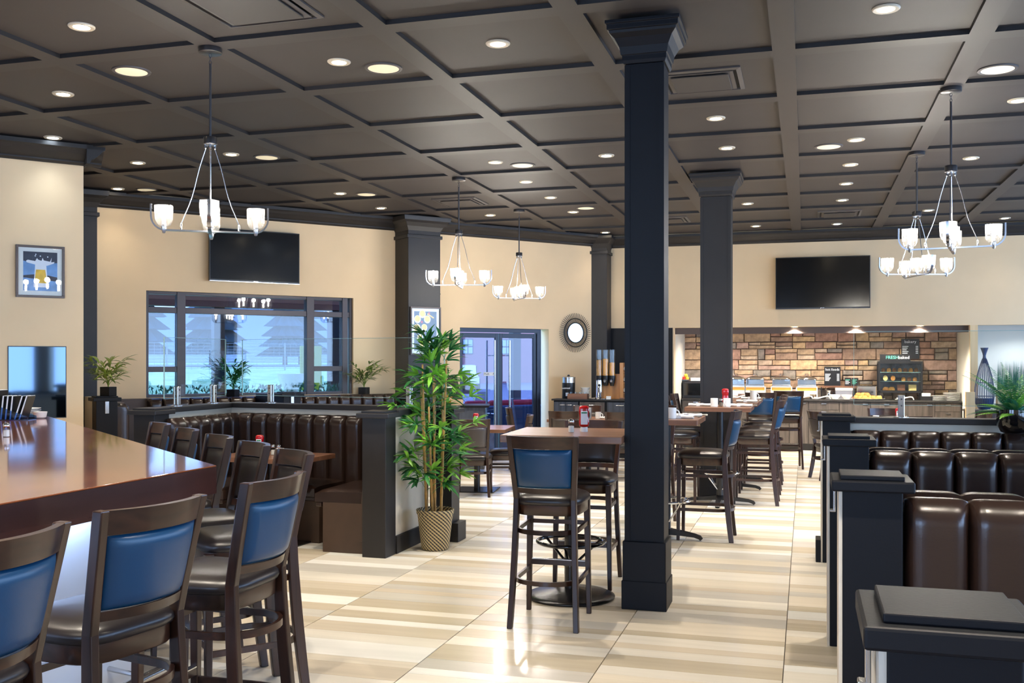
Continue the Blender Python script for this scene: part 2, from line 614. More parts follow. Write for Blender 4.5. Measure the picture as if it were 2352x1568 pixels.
# ---- ceiling: slab, recessed panels, flat beams
ceil = struct('ceiling', MB().prism([(-10.2, -4.2), (6.2, -4.2), (6.2, 18.6), (-2.0, 18.6), (-3.4, 16.6), WP(0, -.15), WP(-5, -.15), (-12.5, 4.8)], CEIL + .045, CEIL + .14), CEILM, 'dark grey coffered ceiling of flat beams and square panels')
BX = [-.14 + 1.22 * k for k in range(-8, 5)]
BY = [7.015 + 1.22 * k for k in range(-9, 9)]
pmesh = MB().box(-.535, .535, -.535, .535, 0, .015).mesh('ceiling_panel', CEILM)
def s_n(x, y):
    return (x - W0[0]) * WE[0] + (y - W0[1]) * WE[1], (x - W0[0]) * WN[0] + (y - W0[1]) * WN[1]
for bx in BX[:-1]:
    for by in BY[:-1]:
        cx, cy = bx + .61, by + .61
        if by < 3 or s_n(cx, cy)[1] < -.1 or cy > 16.6:
            continue
        link('ceiling_panel', pmesh, ceil, loc=(cx, cy, CEIL + .03))
def beam_box(x0, x1, y0, y1):
    b = MB()
    b.box(x0, x1, y0, y1, CEIL, CEIL + .046)
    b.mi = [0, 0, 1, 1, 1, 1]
    return b
for bx in BX:
    y1 = min(16.85, w_y(bx - .08) + .02)
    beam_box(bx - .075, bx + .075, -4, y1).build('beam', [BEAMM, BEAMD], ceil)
for by in BY:
    if by > 16.6: continue
    x0 = max(-10.0, w_x(by) - .05)
    b = MB()
    prev = x0
    for bx in BX + [6.2]:
        if bx - .075 > prev + .02:
            b.box(prev, bx - .075, by - .075, by + .075, CEIL, CEIL + .046)
        prev = max(prev, bx + .075)
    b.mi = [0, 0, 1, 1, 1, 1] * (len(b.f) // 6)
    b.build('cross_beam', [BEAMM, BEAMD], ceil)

# ---- the angled wall with the window and the glass doors
b = MB()
DS0, DS1 = 5.31, 6.99
for s0, s1, z0, z1 in [(-4.5, .65, 0, CEIL + .05), (.65, 3.53, 0, 1.06), (.65, 3.53, 2.44, CEIL + .05), (3.53, DS0, 0, CEIL + .05), (DS0, DS1, 2.05, CEIL + .05), (DS1, 7.98, 0, CEIL + .05)]:
    wbox(b, s0, s1, -.22, 0, z0, z1)
struct('wall_window', b, WALL, 'long cream wall holding the window and the glass doors')
# wall at the far left, in front of the angled wall
b = MB()
LWN, LWS = 2.72, -.585
wbox(b, -5.0, LWS, LWN - .16, LWN, 0, CEIL + .05)
wbox(b, LWS - .16, LWS, -.0, LWN - .16, 0, CEIL + .05)
struct('wall_left', b, WALL, 'short cream wall at the left edge with a framed picture')
# wall with the buffet opening and its header
TY = 16.82
b = MB()
b.box(-3.45, -2.12, TY, TY + .2, 0, CEIL + .05)
b.box(-2.12, 6.0, TY, TY + .2, 2.09, CEIL + .05)
struct('wall_back', b, WALL, 'cream wall with a television above the buffet opening')
b = MB()
b.box(-3.2, -2.14, TY - .02, TY, 0, 2.09)
struct('trim_1', b, DARKN, 'dark navy wall panel beside the buffet opening')
# alcove behind the header: side cheeks, soffit, grey wall of the recess on the right
b = MB()
b.box(-2.32, -2.12, TY + .2, 18.5, 0, 2.3)
b.box(2.47, 2.55, TY + .02, 18.5, 0, 2.12)
b.box(-2.32, 6.0, TY + .2, 18.6, 2.12, 2.3)
struct('wall_alcove', b, WALLR, 'pale cheeks and soffit of the buffet alcove')
b = MB()
b.box(2.55, 6.0, 17.9, 18.1, 0, 2.12)
struct('wall_recess', b, WALLR, 'pale grey wall of the recess right of the buffet')
b = MB().box(2.45, 2.56, TY + .0, TY + .07, 0, 2.09)
struct('trim_2', b, WOODL, 'pale wooden upright at the right end of the buffet opening')
b = MB().box(-2.12, 2.45, TY + .16, TY + .2, 1.985, 2.09)
struct('trim_3', b, BROWNT, 'dark brown valance strip under the header')
# stone wall at the back of the alcove
def stonemat():
    m = bpy.data.materials.new('ledge_stone')
    m.use_nodes = True
    n, l = m.node_tree.nodes, m.node_tree.links
    bs = n['Principled BSDF']
    bs.inputs['Roughness'].default_value = .85
    oi = n.new('ShaderNodeObjectInfo')
    r_ = n.new('ShaderNodeValToRGB')
    cols = [(174, 150, 124), (190, 162, 132), (158, 132, 114), (176, 148, 136), (196, 168, 132), (142, 134, 126), (158, 126, 112), (186, 166, 146)]
    e = r_.color_ramp.elements
    r_.color_ramp.interpolation = 'CONSTANT'
    for i, c in enumerate(cols):
        if i < 2: q = e[i]
        else: q = e.new(i / 8)
        q.position = i / 8
        q.color = srgb(*c)
    l.new(oi.outputs['Random'], r_.inputs[0])
    t = n.new('ShaderNodeTexCoord')
    tx = n.new('ShaderNodeTexNoise')
    tx.inputs['Scale'].default_value = 14
    tx.inputs['Detail'].default_value = 8
    l.new(t.outputs['Object'], tx.inputs[0])
    r2 = n.new('ShaderNodeValToRGB')
    r2.color_ramp.elements[0].position, r2.color_ramp.elements[1].position = .3, .75
    r2.color_ramp.elements[0].color = (.55, .52, .5, 1)
    r2.color_ramp.elements[1].color = (1.25, 1.2, 1.15, 1)
    l.new(tx.outputs['Fac'], r2.inputs[0])
    mx = n.new('ShaderNodeMix')
    mx.data_type, mx.blend_type = 'RGBA', 'MULTIPLY'
    mx.inputs[0].default_value = 1
    l.new(r_.outputs[0], mx.inputs[6])
    l.new(r2.outputs[0], mx.inputs[7])
    l.new(mx.outputs[2], bs.inputs['Base Color'])
    bp = n.new('ShaderNodeBump')
    bp.inputs['Strength'].default_value = .7
    bp.inputs['Distance'].default_value = .012
    l.new(tx.outputs['Fac'], bp.inputs['Height'])
    l.new(bp.outputs[0], bs.inputs['Normal'])
    return m
STONE = stonemat()
MORTAR = mat('mortar', srgb(70, 54, 44), .9)
SY = 18.42
stw = struct('wall_stone', MB().box(-2.14, 2.48, SY, SY + .1, 0, 2.13), MORTAR, 'stacked ledge-stone wall behind the buffet')
rnd = random.Random(11)
def stone(x0, x1, z0, z1):
    g, j = .005, .007
    d = rnd.uniform(.02, .05)
    i = .009
    J = lambda: rnd.uniform(-j, j)
    base = [(x0 + g, z0 + g), (x1 - g, z0 + g), (x1 - g, z1 - g), (x0 + g, z1 - g)]
    base = [(x + J() * .6, z + J() * .6) for x, z in base]
    cx, cz = (x0 + x1) / 2, (z0 + z1) / 2
    ring0 = [(x - cx, 0, z - cz) for x, z in base]
    ring1 = [(x - cx, -d * .7, z - cz) for x, z in base]
    ring2 = [((x - cx) * (1 - i / (x1 - x0) * 2), -d - J() * .5, (z - cz) * (1 - i / (z1 - z0) * 2)) for x, z in base]
    b = MB().loft([ring0, ring1, ring2])
    b.build('stone', STONE, stw, loc=(cx, SY, cz))
zc = .84
while zc < 2.08:
    h = rnd.choice([.12, .15, .18, .20])
    if zc + h > 2.05: h = 2.12 - zc
    x = -2.14
    while x < 2.47:
        w = rnd.choice([.22, .3, .38, .46, .56])
        if x + w > 2.35: w = 2.475 - x
        k = rnd.random()
        if k < .42 or h < .12:
            stone(x, x + w, zc, zc + h)
        elif k < .85:
            q = h * rnd.choice([.36, .45, .55, .64])
            stone(x, x + w, zc, zc + q)
            if w > .36 and rnd.random() < .5:
                stone(x, x + w * .45, zc + q, zc + h)
                stone(x + w * .45, x + w, zc + q, zc + h)
            else:
                stone(x, x + w, zc + q, zc + h)
        else:
            stone(x, x + w * .4, zc, zc + h)
            stone(x + w * .4, x + w, zc, zc + h * .5)
            stone(x + w * .4, x + w, zc + h * .5, zc + h)
        x += w
    zc += h

# unseen lamps added in the soffit to brighten the alcove and the recess
for i, (x, y) in enumerate(((-1.4, 17.55), (0.0, 17.55), (1.4, 17.55), (3.3, 17.3))):
    t = thing('soffit_downlight', ['left', 'middle', 'right', 'recess'][i] + ' hidden downlight in the soffit behind the valance', 'downlight', (x, y, 2.118))
    MB().lathe([(.05, -.002), (.055, -.006), (.06, 0)], 20, cap=False).build('trim_ring', TRIMW, t, True)
    MB().lathe([(.05, 0), (.03, -.004), (.001, -.005)], 20, cap=False).build('lens', BULBD, t, True)
    L = bpy.data.lights.new('soffit_beam', 'SPOT')
    L.energy, L.color, L.spot_size, L.spot_blend, L.shadow_soft_size = (110 if i < 3 else 40), WARM if i < 3 else (.85, .93, 1), R(150), .6, .05
    lo = bpy.data.objects.new('soffit_beam', L)
    col.objects.link(lo)
    lo.parent = t
    lo.location = (0, 0, -.02)

# ---- the unseen walls behind and beside the camera, with tall windows
def wall_with_windows(name, horizontal, fixed, a0, a1, openings, z0, z1, label):
    b = MB()
    def put(p, q, za, zb):
        if horizontal: b.box(p, q, fixed, fixed + .2, za, zb)
        else: b.box(fixed, fixed + .2, p, q, za, zb)
    put(a0, a1, 0, z0)
    put(a0, a1, z1, CEIL + .05)
    prev = a0
    for p, q in openings:
        put(prev, p, z0, z1)
        prev = q
        if horizontal: portal(((p + q) / 2, fixed + .1, (z0 + z1) / 2), (R(90), 0, R(180)), q - p, z1 - z0)
        else: portal((fixed + .1, (p + q) / 2, (z0 + z1) / 2), (R(90), 0, R(90)), q - p, z1 - z0)
    put(prev, a1, z0, z1)
    struct(name, b, WALL, label)
wall_with_windows('wall_right', False, 5.9, -4.2, 18.6, [(-3.2, -.4), (0, 2.8), (3.2, 6.0), (6.4, 9.2), (9.6, 12.4), (12.8, 16.2)], .75, 2.9, 'cream wall with tall windows right of the camera')
wall_with_windows('wall_front', True, -4.2, -10.2, 6.1, [(-7.6, -4.6), (-3.6, -.6)], .75, 2.9, 'cream wall with tall windows behind the camera')
struct('wall_bar', MB().box(-10.2, -10.0, -4.2, 6.2, 0, CEIL + .05), WALL, 'cream wall behind the bar')

# ---- crown mouldings
CP = [(0, CEIL + .01), (.17, CEIL + .01), (.17, CEIL - .03), (.145, CEIL - .045), (.12, CEIL - .075), (.075, CEIL - .115), (.04, CEIL - .135), (.04, CEIL - .15), (.018, CEIL - .17), (0, CEIL - .17)]
def crown(name, p, q, nx, ny, label):
    r0 = [(p[0] + nx * a, p[1] + ny * a, z) for a, z in CP]
    r1 = [(q[0] + nx * a, q[1] + ny * a, z) for a, z in CP]
    struct(name, MB().loft([r0, r1]), DARK, label)
crown('trim_4', WP(-1.0), WP(7.95), WN[0], WN[1], 'dark crown moulding along the window and door wall')
crown('trim_5', WP(-5, LWN), WP(LWS + .16, LWN), WN[0], WN[1], 'dark crown moulding on the short left wall')
crown('trim_6', (-3.3, TY), (5.9, TY), 0, -1, 'dark crown moulding above the television wall')
p, q = WP(LWS, LWN + .17), WP(LWS, .1)
crown('trim_7', p, q, WE[0], WE[1], 'dark crown moulding returning round the end of the left wall')

# ---- pilasters on the angled wall
def pier(name, s0, s1, p, label, neck=2.0, m=DARK):
    t = thing(name, label, 'pilaster', WP((s0 + s1) / 2, 0) + (0,), WANG)
    w = s1 - s0
    B = lambda x0, x1, pr, z0, z1: MB().box(x0, x1, -pr, .0, z0, z1)
    B(-w / 2, w / 2, p, 0, CEIL - .28).build('shaft', m, t, bevel=.006)
    B(-w / 2 - .025, w / 2 + .025, p + .025, CEIL - .31, CEIL - .26).build('necking', m, t, bevel=.006)
    rings = []
    for k, z in ((0, CEIL - .27), (.0, CEIL - .2), (.03, CEIL - .14), (.07, CEIL - .09), (.11, CEIL - .06), (.12, CEIL - .01), (.12, CEIL)):
        rings.append([(-w / 2 - k, .0, z), (w / 2 + k, .0, z), (w / 2 + k, -p - k, z), (-w / 2 - k, -p - k, z)])
    MB().loft(rings).build('capital', m, t)
    B(-w / 2 - .03, w / 2 + .03, p + .03, 0, .2).build('base', m, t, bevel=.006)
    return t
pier('pilaster', 4.2, 4.73, .42, 'wide charcoal pilaster hung with the citrus picture')
pier('pilaster', -.32, .03, .16, 'slim charcoal pilaster left of the window')
t = thing('pilaster', 'charcoal corner pilaster between the sunburst mirror and the buffet wall', 'pilaster', (-3.33, TY - .12, 0))
MB().box(-.2, .14, -.26, .2, 0, CEIL - .26).build('shaft', DARK, t, bevel=.006)
MB().box(-.225, .165, -.285, .2, CEIL - .3, CEIL - .25).build('necking', DARK, t, bevel=.006)
rings = []
for k, z in ((0, CEIL - .26), (0, CEIL - .2), (.03, CEIL - .13), (.07, CEIL - .08), (.1, CEIL - .04), (.1, CEIL)):
    rings.append([(-.2 - k, .2, z), (.14 + k, .2, z), (.14 + k, -.26 - k, z), (-.2 - k, -.26 - k, z)])
MB().loft(rings).build('capital', DARK, t)

# ---- free-standing columns
def column(label, cx, cy, w, base_h, capx, capz, m):
    t = thing('column', label, 'column', (cx, cy, 0))
    h = w / 2
    MB().box(-h, h, -h, h, base_h - .01, CEIL - .25).build('shaft', m, t, bevel=.004)
    f = .03
    for sgn in (-1, 1):   # raised corner boards on the shaft
        for (x0, x1, y0, y1) in ((sgn * h - .02, sgn * h + .02, -h - .006, -h + .02),):
            x0, x1 = (h - .03, h + .004) if sgn > 0 else (-h - .004, -h + .03)
            MB().box(x0, x1, -h - .006, -h + .02, base_h, CEIL - .26).build('corner_board', m, t)
    q = h + .016
    MB().box(-q, q, -q, q, 0, base_h).build('base', m, t, bevel=.005)
    MB().box(-q - .006, q + .006, -q - .006, q + .006, 0, base_h * .42).build('plinth', m, t, bevel=.004)
    rings = []
    for k, z in ((.012, 0), (.022, .02), (.022, .05), (.03, .055), (.04, .10), (.07, .15), (.10, .175), (.105, .19), (.118, .195), (.118, .225), (.13, .23), (.13, .25)):
        k = k * capx / .13
        rings.append([(a * (h + k), c * (h + k), CEIL - capz + z * capz / .25) for a, c in ((-1, -1), (1, -1), (1, 1), (-1, 1))])
    MB().loft(rings).build('capital', m, t, bevel=.002)
    return t
column('black square column rising in front beside the near high table', -.955, 6.25, .236, .42, .11, .25, DARKN)
column('square charcoal column farther back among the high tables', -.965, 11.5, .33, .3, .12, .25, DARK)

# ---- window in the angled wall
win = MB()
wt = thing('window_1', 'wide bronze-framed window looking onto the lawn', 'window', WP(0) + (0,), WANG)
wt['kind'] = 'structure'
def wfr(s0, s1, z0, z1, n0=-.16, n1=-.04):
    MB().box(s0, s1, -n1, -n0, z0, z1).build('window_frame', FRAMEM, wt, bevel=.004)
for s0, s1 in ((.65, .69), (1.05, 1.16), (2.84, 2.95), (3.38, 3.46), (3.49, 3.53)):
    wfr(s0, s1, 1.06, 2.44)
for s0, s1, z0, z1 in ((.69, 1.05, 2.40, 2.44), (1.16, 2.84, 2.40, 2.44), (2.95, 3.38, 2.40, 2.44), (.69, 1.05, 2.16, 2.235), (1.16, 2.84, 2.16, 2.235), (2.95, 3.38, 2.16, 2.235), (3.46, 3.49, 2.16, 2.235), (.69, 1.05, 1.39, 1.46), (2.95, 3.38, 1.39, 1.46), (.69, 1.05, 1.06, 1.1), (1.16, 2.84, 1.06, 1.1), (2.95, 3.38, 1.06, 1.1)):
    wfr(s0, s1, z0, z1, -.15, -.05)
for s0, s1, z0, z1 in ((.69, 1.05, 2.235, 2.4), (1.16, 2.84, 2.235, 2.4), (2.95, 3.38, 2.235, 2.4), (.69, 1.05, 1.46, 2.16), (1.16, 2.84, 1.1, 2.16), (2.95, 3.38, 1.46, 2.16), (.69, 1.05, 1.1, 1.39), (2.95, 3.38, 1.1, 1.39)):
    MB().box(s0, s1, .098, .102, z0, z1).build('pane', GLASSW, wt)
# ---- double glass door
dr = thing('door_1', 'double glass door in a dark frame with long steel pull bars', 'door', WP(0) + (0,), WANG)
dr['kind'] = 'structure'
def dfr(s0, s1, z0, z1, a=.06, c=.14, m=FRAMEB, nm='door_frame'):
    return MB().box(s0, s1, a, c, z0, z1).build(nm, m, dr, bevel=.004)
dfr(5.31, 5.345, 0, 2.0); dfr(6.80, 6.87, 0, 2.0); dfr(5.31, 6.87, 1.985, 2.05)
for k, (s0, s1) in enumerate(((5.35, 6.065), (6.085, 6.795))):
    lf = MB().box(s0, s0 + .055, .08, .12, .02, 1.975).box(s1 - .055, s1, .08, .12, .02, 1.975).box(s0 + .055, s1 - .055, .08, .12, 1.9, 1.975).box(s0 + .055, s1 - .055, .08, .12, .02, .12).build('door_leaf', FRAMEB, dr, bevel=.003)
    MB().box(s0 + .055, s1 - .055, .098, .102, .12, 1.9).build('pane', GLASSD, lf)
    sp = s1 - .13 if k == 0 else s0 + .13
    for nn in ((-.02, .22) if k == 0 else (-.02,)):
        hb = MB().tube([(sp, nn, .42), (sp, nn, 1.86)], .016, 12)
        for zz in (.7, 1.62):
            hb.tube([(sp, nn, zz), (sp, .08 if nn < 0 else .12, zz)], .009, 8)
        hb.build('pull_bar', STEEL, lf, True)
sg = MB().box(5.80, 6.01, .096, .0975, 1.30, 1.355).build('push_sign', PAPER, dr)
text('lettering', 'Push', .048, BLACK, sg, (5.855, .0945, 1.328), (R(90), 0, 0))
text('lettering', 'A', .048, BLACK, sg, (5.985, .0945, 1.328), (R(90), 0, 0))
sg = MB().box(5.42, 5.56, .104, .106, 1.02, 1.37).build('paper_notice', PAPER, dr)
for i in range(4):
    MB().box(5.43, 5.55 - .02 * (i % 2), .1035, .1039, 1.30 - i * .075, 1.325 - i * .075).build('printed_line', GREYB, sg)
# baseboard on the angled wall
b = MB()
wbox(b, 3.6, 4.15, 0, .02, 0, .14); wbox(b, 7.0, 7.9, 0, .02, 0, .14)
struct('baseboard_back', b, DARK, 'dark baseboard under the sunburst mirror')

# ================================================================ CEILING FIXTURES
# ---- recessed downlights in the middle of the panels
ORD = ['nearest', 'second nearest', 'third nearest', 'fourth nearest', 'fifth nearest', 'sixth nearest', 'seventh nearest', 'eighth nearest']
PXC = lambda k: -.14 + 1.22 * k + .61
BAYS = {
    1: ('the bay right of the right chandeliers', [8.93, 11.34, 15.1]),
    2: ('the last ceiling bay on the right', [16.25]),
    0: ('the ceiling bay just left of the right chandeliers', [6.38, 10.08, 11.35, 12.55, 13.82, 16.2]),
    -1: ('the ceiling bay above the far charcoal column', [8.84, 10.11, 13.77, 16.1]),
    -2: ('the ceiling bay left of the black front column', [6.35, 10.13]),
    -3: ('the ceiling bay right of the middle chandeliers', [6.42, 10.13, 11.34, 12.53, 13.84, 16.2]),
    -4: ('the ceiling bay above the framed citrus picture', [5.28, 13.8]),
    -5: ('the ceiling bay right of the left chandelier rod', [6.57, 8.98, 11.47, 12.73]),
    -6: ('the ceiling bay over the short left wall', [7.83, 9.08]),
    -7: ('the ceiling bay over the window corner', [10.38]),
}
NEARWALL = {(-6, 0), (-6, 1), (-7, 0), (-3, 5), (-4, 1), (0, 5), (-1, 3), (2, 0), (1, 2), (-5, 3)}
COOL = {(-6, 0), (0, 5), (-2, 1)}
FRX = {-7: -8.12, -6: -6.85, -5: -5.65, -4: -4.40, -3: -3.17, -2: -1.97, -1: -.75, 0: .465, 1: 1.66, 2: 2.84}
ring = MB().lathe([(.052, .012), (.052, -.004), (.075, -.006), (.082, 0), (.082, .012)], 24, cap=False).mesh('trim_ring', TRIMW, True)
lensw = MB().lathe([(.051, .0), (.035, -.003), (.001, -.004)], 20, cap=False).mesh('lens', BULBD, True)
lensc = MB().lathe([(.051, .0), (.035, -.003), (.001, -.004)], 20, cap=False).mesh('lens', BULBC, True)
holem = MB().lathe([(.052, .012), (.052, .06), (.001, .06)], 16, cap=False).mesh('can', BLACK, True)
for k, (where, ys) in BAYS.items():
    for i, y in enumerate(ys):
        cool = (k, i) in COOL
        lab = ('%s small recessed downlight in %s' % (ORD[i], where)) if len(ys) > 1 else 'small recessed downlight alone in ' + where
        t = thing('downlight', lab, 'downlight', (FRX[k], y, CEIL + .024), group='recessed downlights')
        link('trim_ring', ring, t)
        link('lens', lensc if cool else lensw, t)
        L = bpy.data.lights.new('downlight_beam', 'SPOT')
        L.energy = DOWN_W * 4 * (.08 if (k, i) in NEARWALL else 1)
        L.color = (.75, .87, 1) if cool else WARM
        L.spot_size, L.spot_blend = R(100), 1.0
        L.shadow_soft_size = .04
        lo = bpy.data.objects.new('downlight_beam', L)
        col.objects.link(lo)
        lo.parent = t
        lo.location = (0, 0, -.012)
for k in (-6, -5, -4, -3, -2, -1, 0, 1, 2):  # unseen rows, added so the near floor is evenly lit
    for i, y in enumerate((-2.15, .29, 2.73)):
        t = thing('downlight', '%s recessed downlight behind the camera, row %s' % (['farthest', 'middle', 'closest'][i], ['at the far left', 'over the bar', 'left of the bar front', 'over the bar stools', 'left of the aisle', 'over the aisle', 'over the booth posts', 'over the booths', 'at the far right'][k + 6]), 'downlight', (FRX[k], y, CEIL + .024), group='recessed downlights')
        link('trim_ring', ring, t)
        link('lens', lensw, t)
        L = bpy.data.lights.new('downlight_beam', 'SPOT')
        L.energy = DOWN_W * 4
        L.color, L.spot_size, L.spot_blend, L.shadow_soft_size = WARM, R(100), 1.0, .04
        lo = bpy.data.objects.new('downlight_beam', L)
        col.objects.link(lo)
        lo.parent = t
        lo.location = (0, 0, -.012)
# ---- round flush ceiling lamps
diffuser_disc = MB().lathe([(.001, -.012), (.06, -.012), (.112, -.008)], 32, cap=False).mesh('diffuser', FLUSHM, True)
rim = MB().lathe([(.112, -.006), (.118, -.011), (.135, -.008), (.137, .003), (.112, .003)], 32, cap=False).mesh('rim', VENTM, True)
for x, y, lab in [(-4.73, 6.2, 'left of the left chandelier rod'), (-2.93, 6.65, 'nearest above the front tables'), (-5.38, 9.22, 'above the left television, right of the chandelier rod'),
                  (-7.83, 10.56, 'in the corner left of the window'), (-5.36, 11.63, 'between the left television and the wide pilaster'), (-2.94, 10.38, 'above the middle chandeliers'),
                  (-2.92, 13.53, 'farthest, close to the corner pilaster'), (1.34, 7.94, 'largest at the upper right, beside the near right chandelier'), (.22, 10.33, 'right of the far column')]:
    t = thing('flush_lamp', 'round flat cream ceiling lamp ' + lab, 'ceiling lamp', (x, y, CEIL + .03), group='round flush ceiling lamps')
    link('diffuser', diffuser_disc, t)
    link('rim', rim, t)
# ---- square air diffusers
def vent(x, y, lab, sz=.5, opened=True):
    t = thing('air_vent', lab, 'vent', (x, y, CEIL + .03))
    h = sz / 2
    b = MB()
    for a in (0, 1, 2, 3):
        c, s = [(1, 0), (0, 1), (-1, 0), (0, -1)][a]
        rings = []
        for d, z in ((h, 0), (h, -.012), (h - .03, -.02), (h - .035, 0)):
            rings.append([(c * d - s * -d, s * d + c * -d, z), (c * d - s * d, s * d + c * d, z)])
        b.loft([[r_[0] for r_ in rings], [r_[1] for r_ in rings]])
    b.build('outer_frame', VENTM, t)
    MB().box(-h + .035, h - .035, -h + .035, h - .035, -.004, 0).build('throat', VOID, t)
    MB().box(-h + .09, h - .09, -h + .09, h - .09, -.034, -.026).build('face_plate', CEILM, t, bevel=.003)
    MB().box(-h + .055, h - .055, -h + .055, h - .055, -.02, -.016).build('inner_plate', VENTM, t)
    return t
vent(-3.17, 5.22, 'large square air vent at the top edge by the left chandelier', .66)
vent(-.75, 7.62, 'square air vent right behind the capital of the black column', .6)
vent(-4.4, 12.5, 'square air vent by the rod of the middle chandelier', .6)
vent(-1.97, 15.0, 'small far air vent between the two columns', .6)
vent(.465, 15.05, 'far air vent above the right television', .6)
vent(2.84, 12.5, 'air vent at the right edge beyond the near right chandelier', .6)

# ---- chandeliers: canopy, chain, rod, hub, cords, two crossed bars, five glass cups
def chandelier(x, y, ang, label):
    t = thing('chandelier', label, 'chandelier', (x, y, CEIL), ang, 'five-cup bar chandeliers')
    MB().lathe([(.001, 0), (.076, 0), (.078, -.006), (.078, -.032), (.072, -.036), (.001, -.036)], 28).build('canopy', GUN, t, True)
    c = MB()
    for i in range(3):
        pts = []
        for k in range(12):
            a = 2 * math.pi * k / 12
            p = (math.cos(a) * .008, 0, math.sin(a) * .014)
            pts.append((p[0], 0, -.052 - i * .022 + p[2]) if i % 2 == 0 else (0, p[0], -.052 - i * .022 + p[2]))
        c.tube(pts, .0025, 6, closed=True)
    c.build('chain', GUN, t, True)
    MB().tube([(0, 0, -.105), (0, 0, -.60)], .0085, 10).build('rod', GUN, t, True)
    hb = MB().lathe([(.001, -.595), (.042, -.595), (.045, -.6), (.045, -.642), (.040, -.646), (.001, -.646)], 24).build('hub', GUN, t, True)
    ZB = -1.225
    for a in (0, 90, 180, 270):
        ca, sa = math.cos(R(a)), math.sin(R(a))
        MB().lathe([(.009, -.646), (.009, -.672), (.004, -.676)], 8, (ca * .03, sa * .03, 0)).build('cord_grip', CHROME, hb, True)
        pts = []
        for k in range(9):
            q = k / 8
            r_ = .03 + (.185 - .03) * (q ** 1.1)
            z = -.672 + (ZB + .035 + .672) * q
            r_ += .006 * math.sin(q * math.pi * 2.3)
            pts.append((ca * r_, sa * r_, z))
        MB().tube(pts, .0038, 6).build('cord', NICKEL, t, True)
        MB().lathe([(.007, ZB - .004), (.007, ZB + .045), (.003, ZB + .05)], 10, (ca * .185, sa * .185, 0)).build('cord_grip', CHROME, t, True)
    for a in (0, 90):
        pts = []
        L_, H_, rc = .375, .17, .09
        zz = ZB - (.012 if a else 0)
        for sgn in (-1, 1):
            arc = [(sgn * L_, zz + H_), (sgn * L_, zz + rc)]
            for k in range(1, 7):
                q = math.pi / 2 * k / 6
                arc.append((sgn * (L_ - rc + rc * math.cos(q)), zz + rc - rc * math.sin(q)))
            pts += arc if sgn < 0 else arc[::-1]
        path = [(px_ * math.cos(R(a)), px_ * math.sin(R(a)), pz) for px_, pz in pts]
        side = (-math.sin(R(a)), math.cos(R(a)), 0)
        MB().sweep(path, .011, .022, up=side).build('cross_bar', NICKEL, t, True, angle=50)
    for (lx, ly) in ((0, 0), (.295, 0), (-.295, 0), (0, .295), (0, -.295)):
        base = ZB + .02
        sh = MB().lathe([(.018, base), (.042, base + .012), (.056, base + .04), (.060, base + .075), (.060, base + .14), (.0575, base + .14), (.0575, base + .075), (.0535, base + .042), (.040, base + .0145), (.018, base + .0025)], 28, (lx, ly, 0)).build('glass_cup', SHADE, t, True)
        MB().lathe([(.001, base - .042), (.009, base - .04), (.012, base - .03), (.018, base - .004), (.018, base + .012), (.012, base + .045), (.001, base + .047)], 14, (lx, ly, 0)).build('socket', NICKEL, t, True)
        MB().lathe([(.009, base + .045), (.014, base + .055), (.015, base + .1), (.011, base + .122), (.001, base + .128)], 14, (lx, ly, 0)).build('bulb', BULB, t, True)
        P = bpy.data.lights.new('bulb_glow', 'POINT')
        P.energy = BULB_W
        P.color = NEUT
        P.shadow_soft_size = .03
        po = bpy.data.objects.new('bulb_glow', P)
        col.objects.link(po)
        po.parent = t
        po.location = (lx, ly, base + .16)
    return t
chandelier(-3.82, 5.82, R(32), 'largest chandelier at the left hanging in front of the television')
chandelier(-3.80, 10.74, R(13), 'middle chandelier in front of the wide charcoal pilaster')
chandelier(-3.80, 13.24, R(30), 'farthest chandelier hanging before the wall of the glass doors')
chandelier(1.07, 8.27, R(-11), 'near right chandelier, the higher of the right pair')
chandelier(1.07, 10.72, R(16), 'far right chandelier, the lower of the right pair')

# ---- three lamps in the header above the valance
for i, u in enumerate((1825, 1967, 2113)):
    y = TY + .085
    x = X(u, y)
    t = thing('soffit_lamp', ['left', 'middle', 'right'][i] + ' small lamp washing the brown valance of the buffet', 'downlight', (x, y, 2.088), group='valance lamps')
    MB().lathe([(.05, -.002), (.055, -.006), (.06, 0)], 20, cap=False).build('trim_ring', TRIMW, t, True)
    MB().lathe([(.05, 0), (.03, -.004), (.001, -.005)], 20, cap=False).build('lens', BULBD, t, True)
    L = bpy.data.lights.new('soffit_beam', 'SPOT')
    L.energy, L.color, L.spot_size, L.spot_blend, L.shadow_soft_size = 160, WARM, R(140), .7, .02
    lo = bpy.data.objects.new('soffit_beam', L)
    col.objects.link(lo)
    lo.parent = t
    lo.location = (0, 0, -.02)

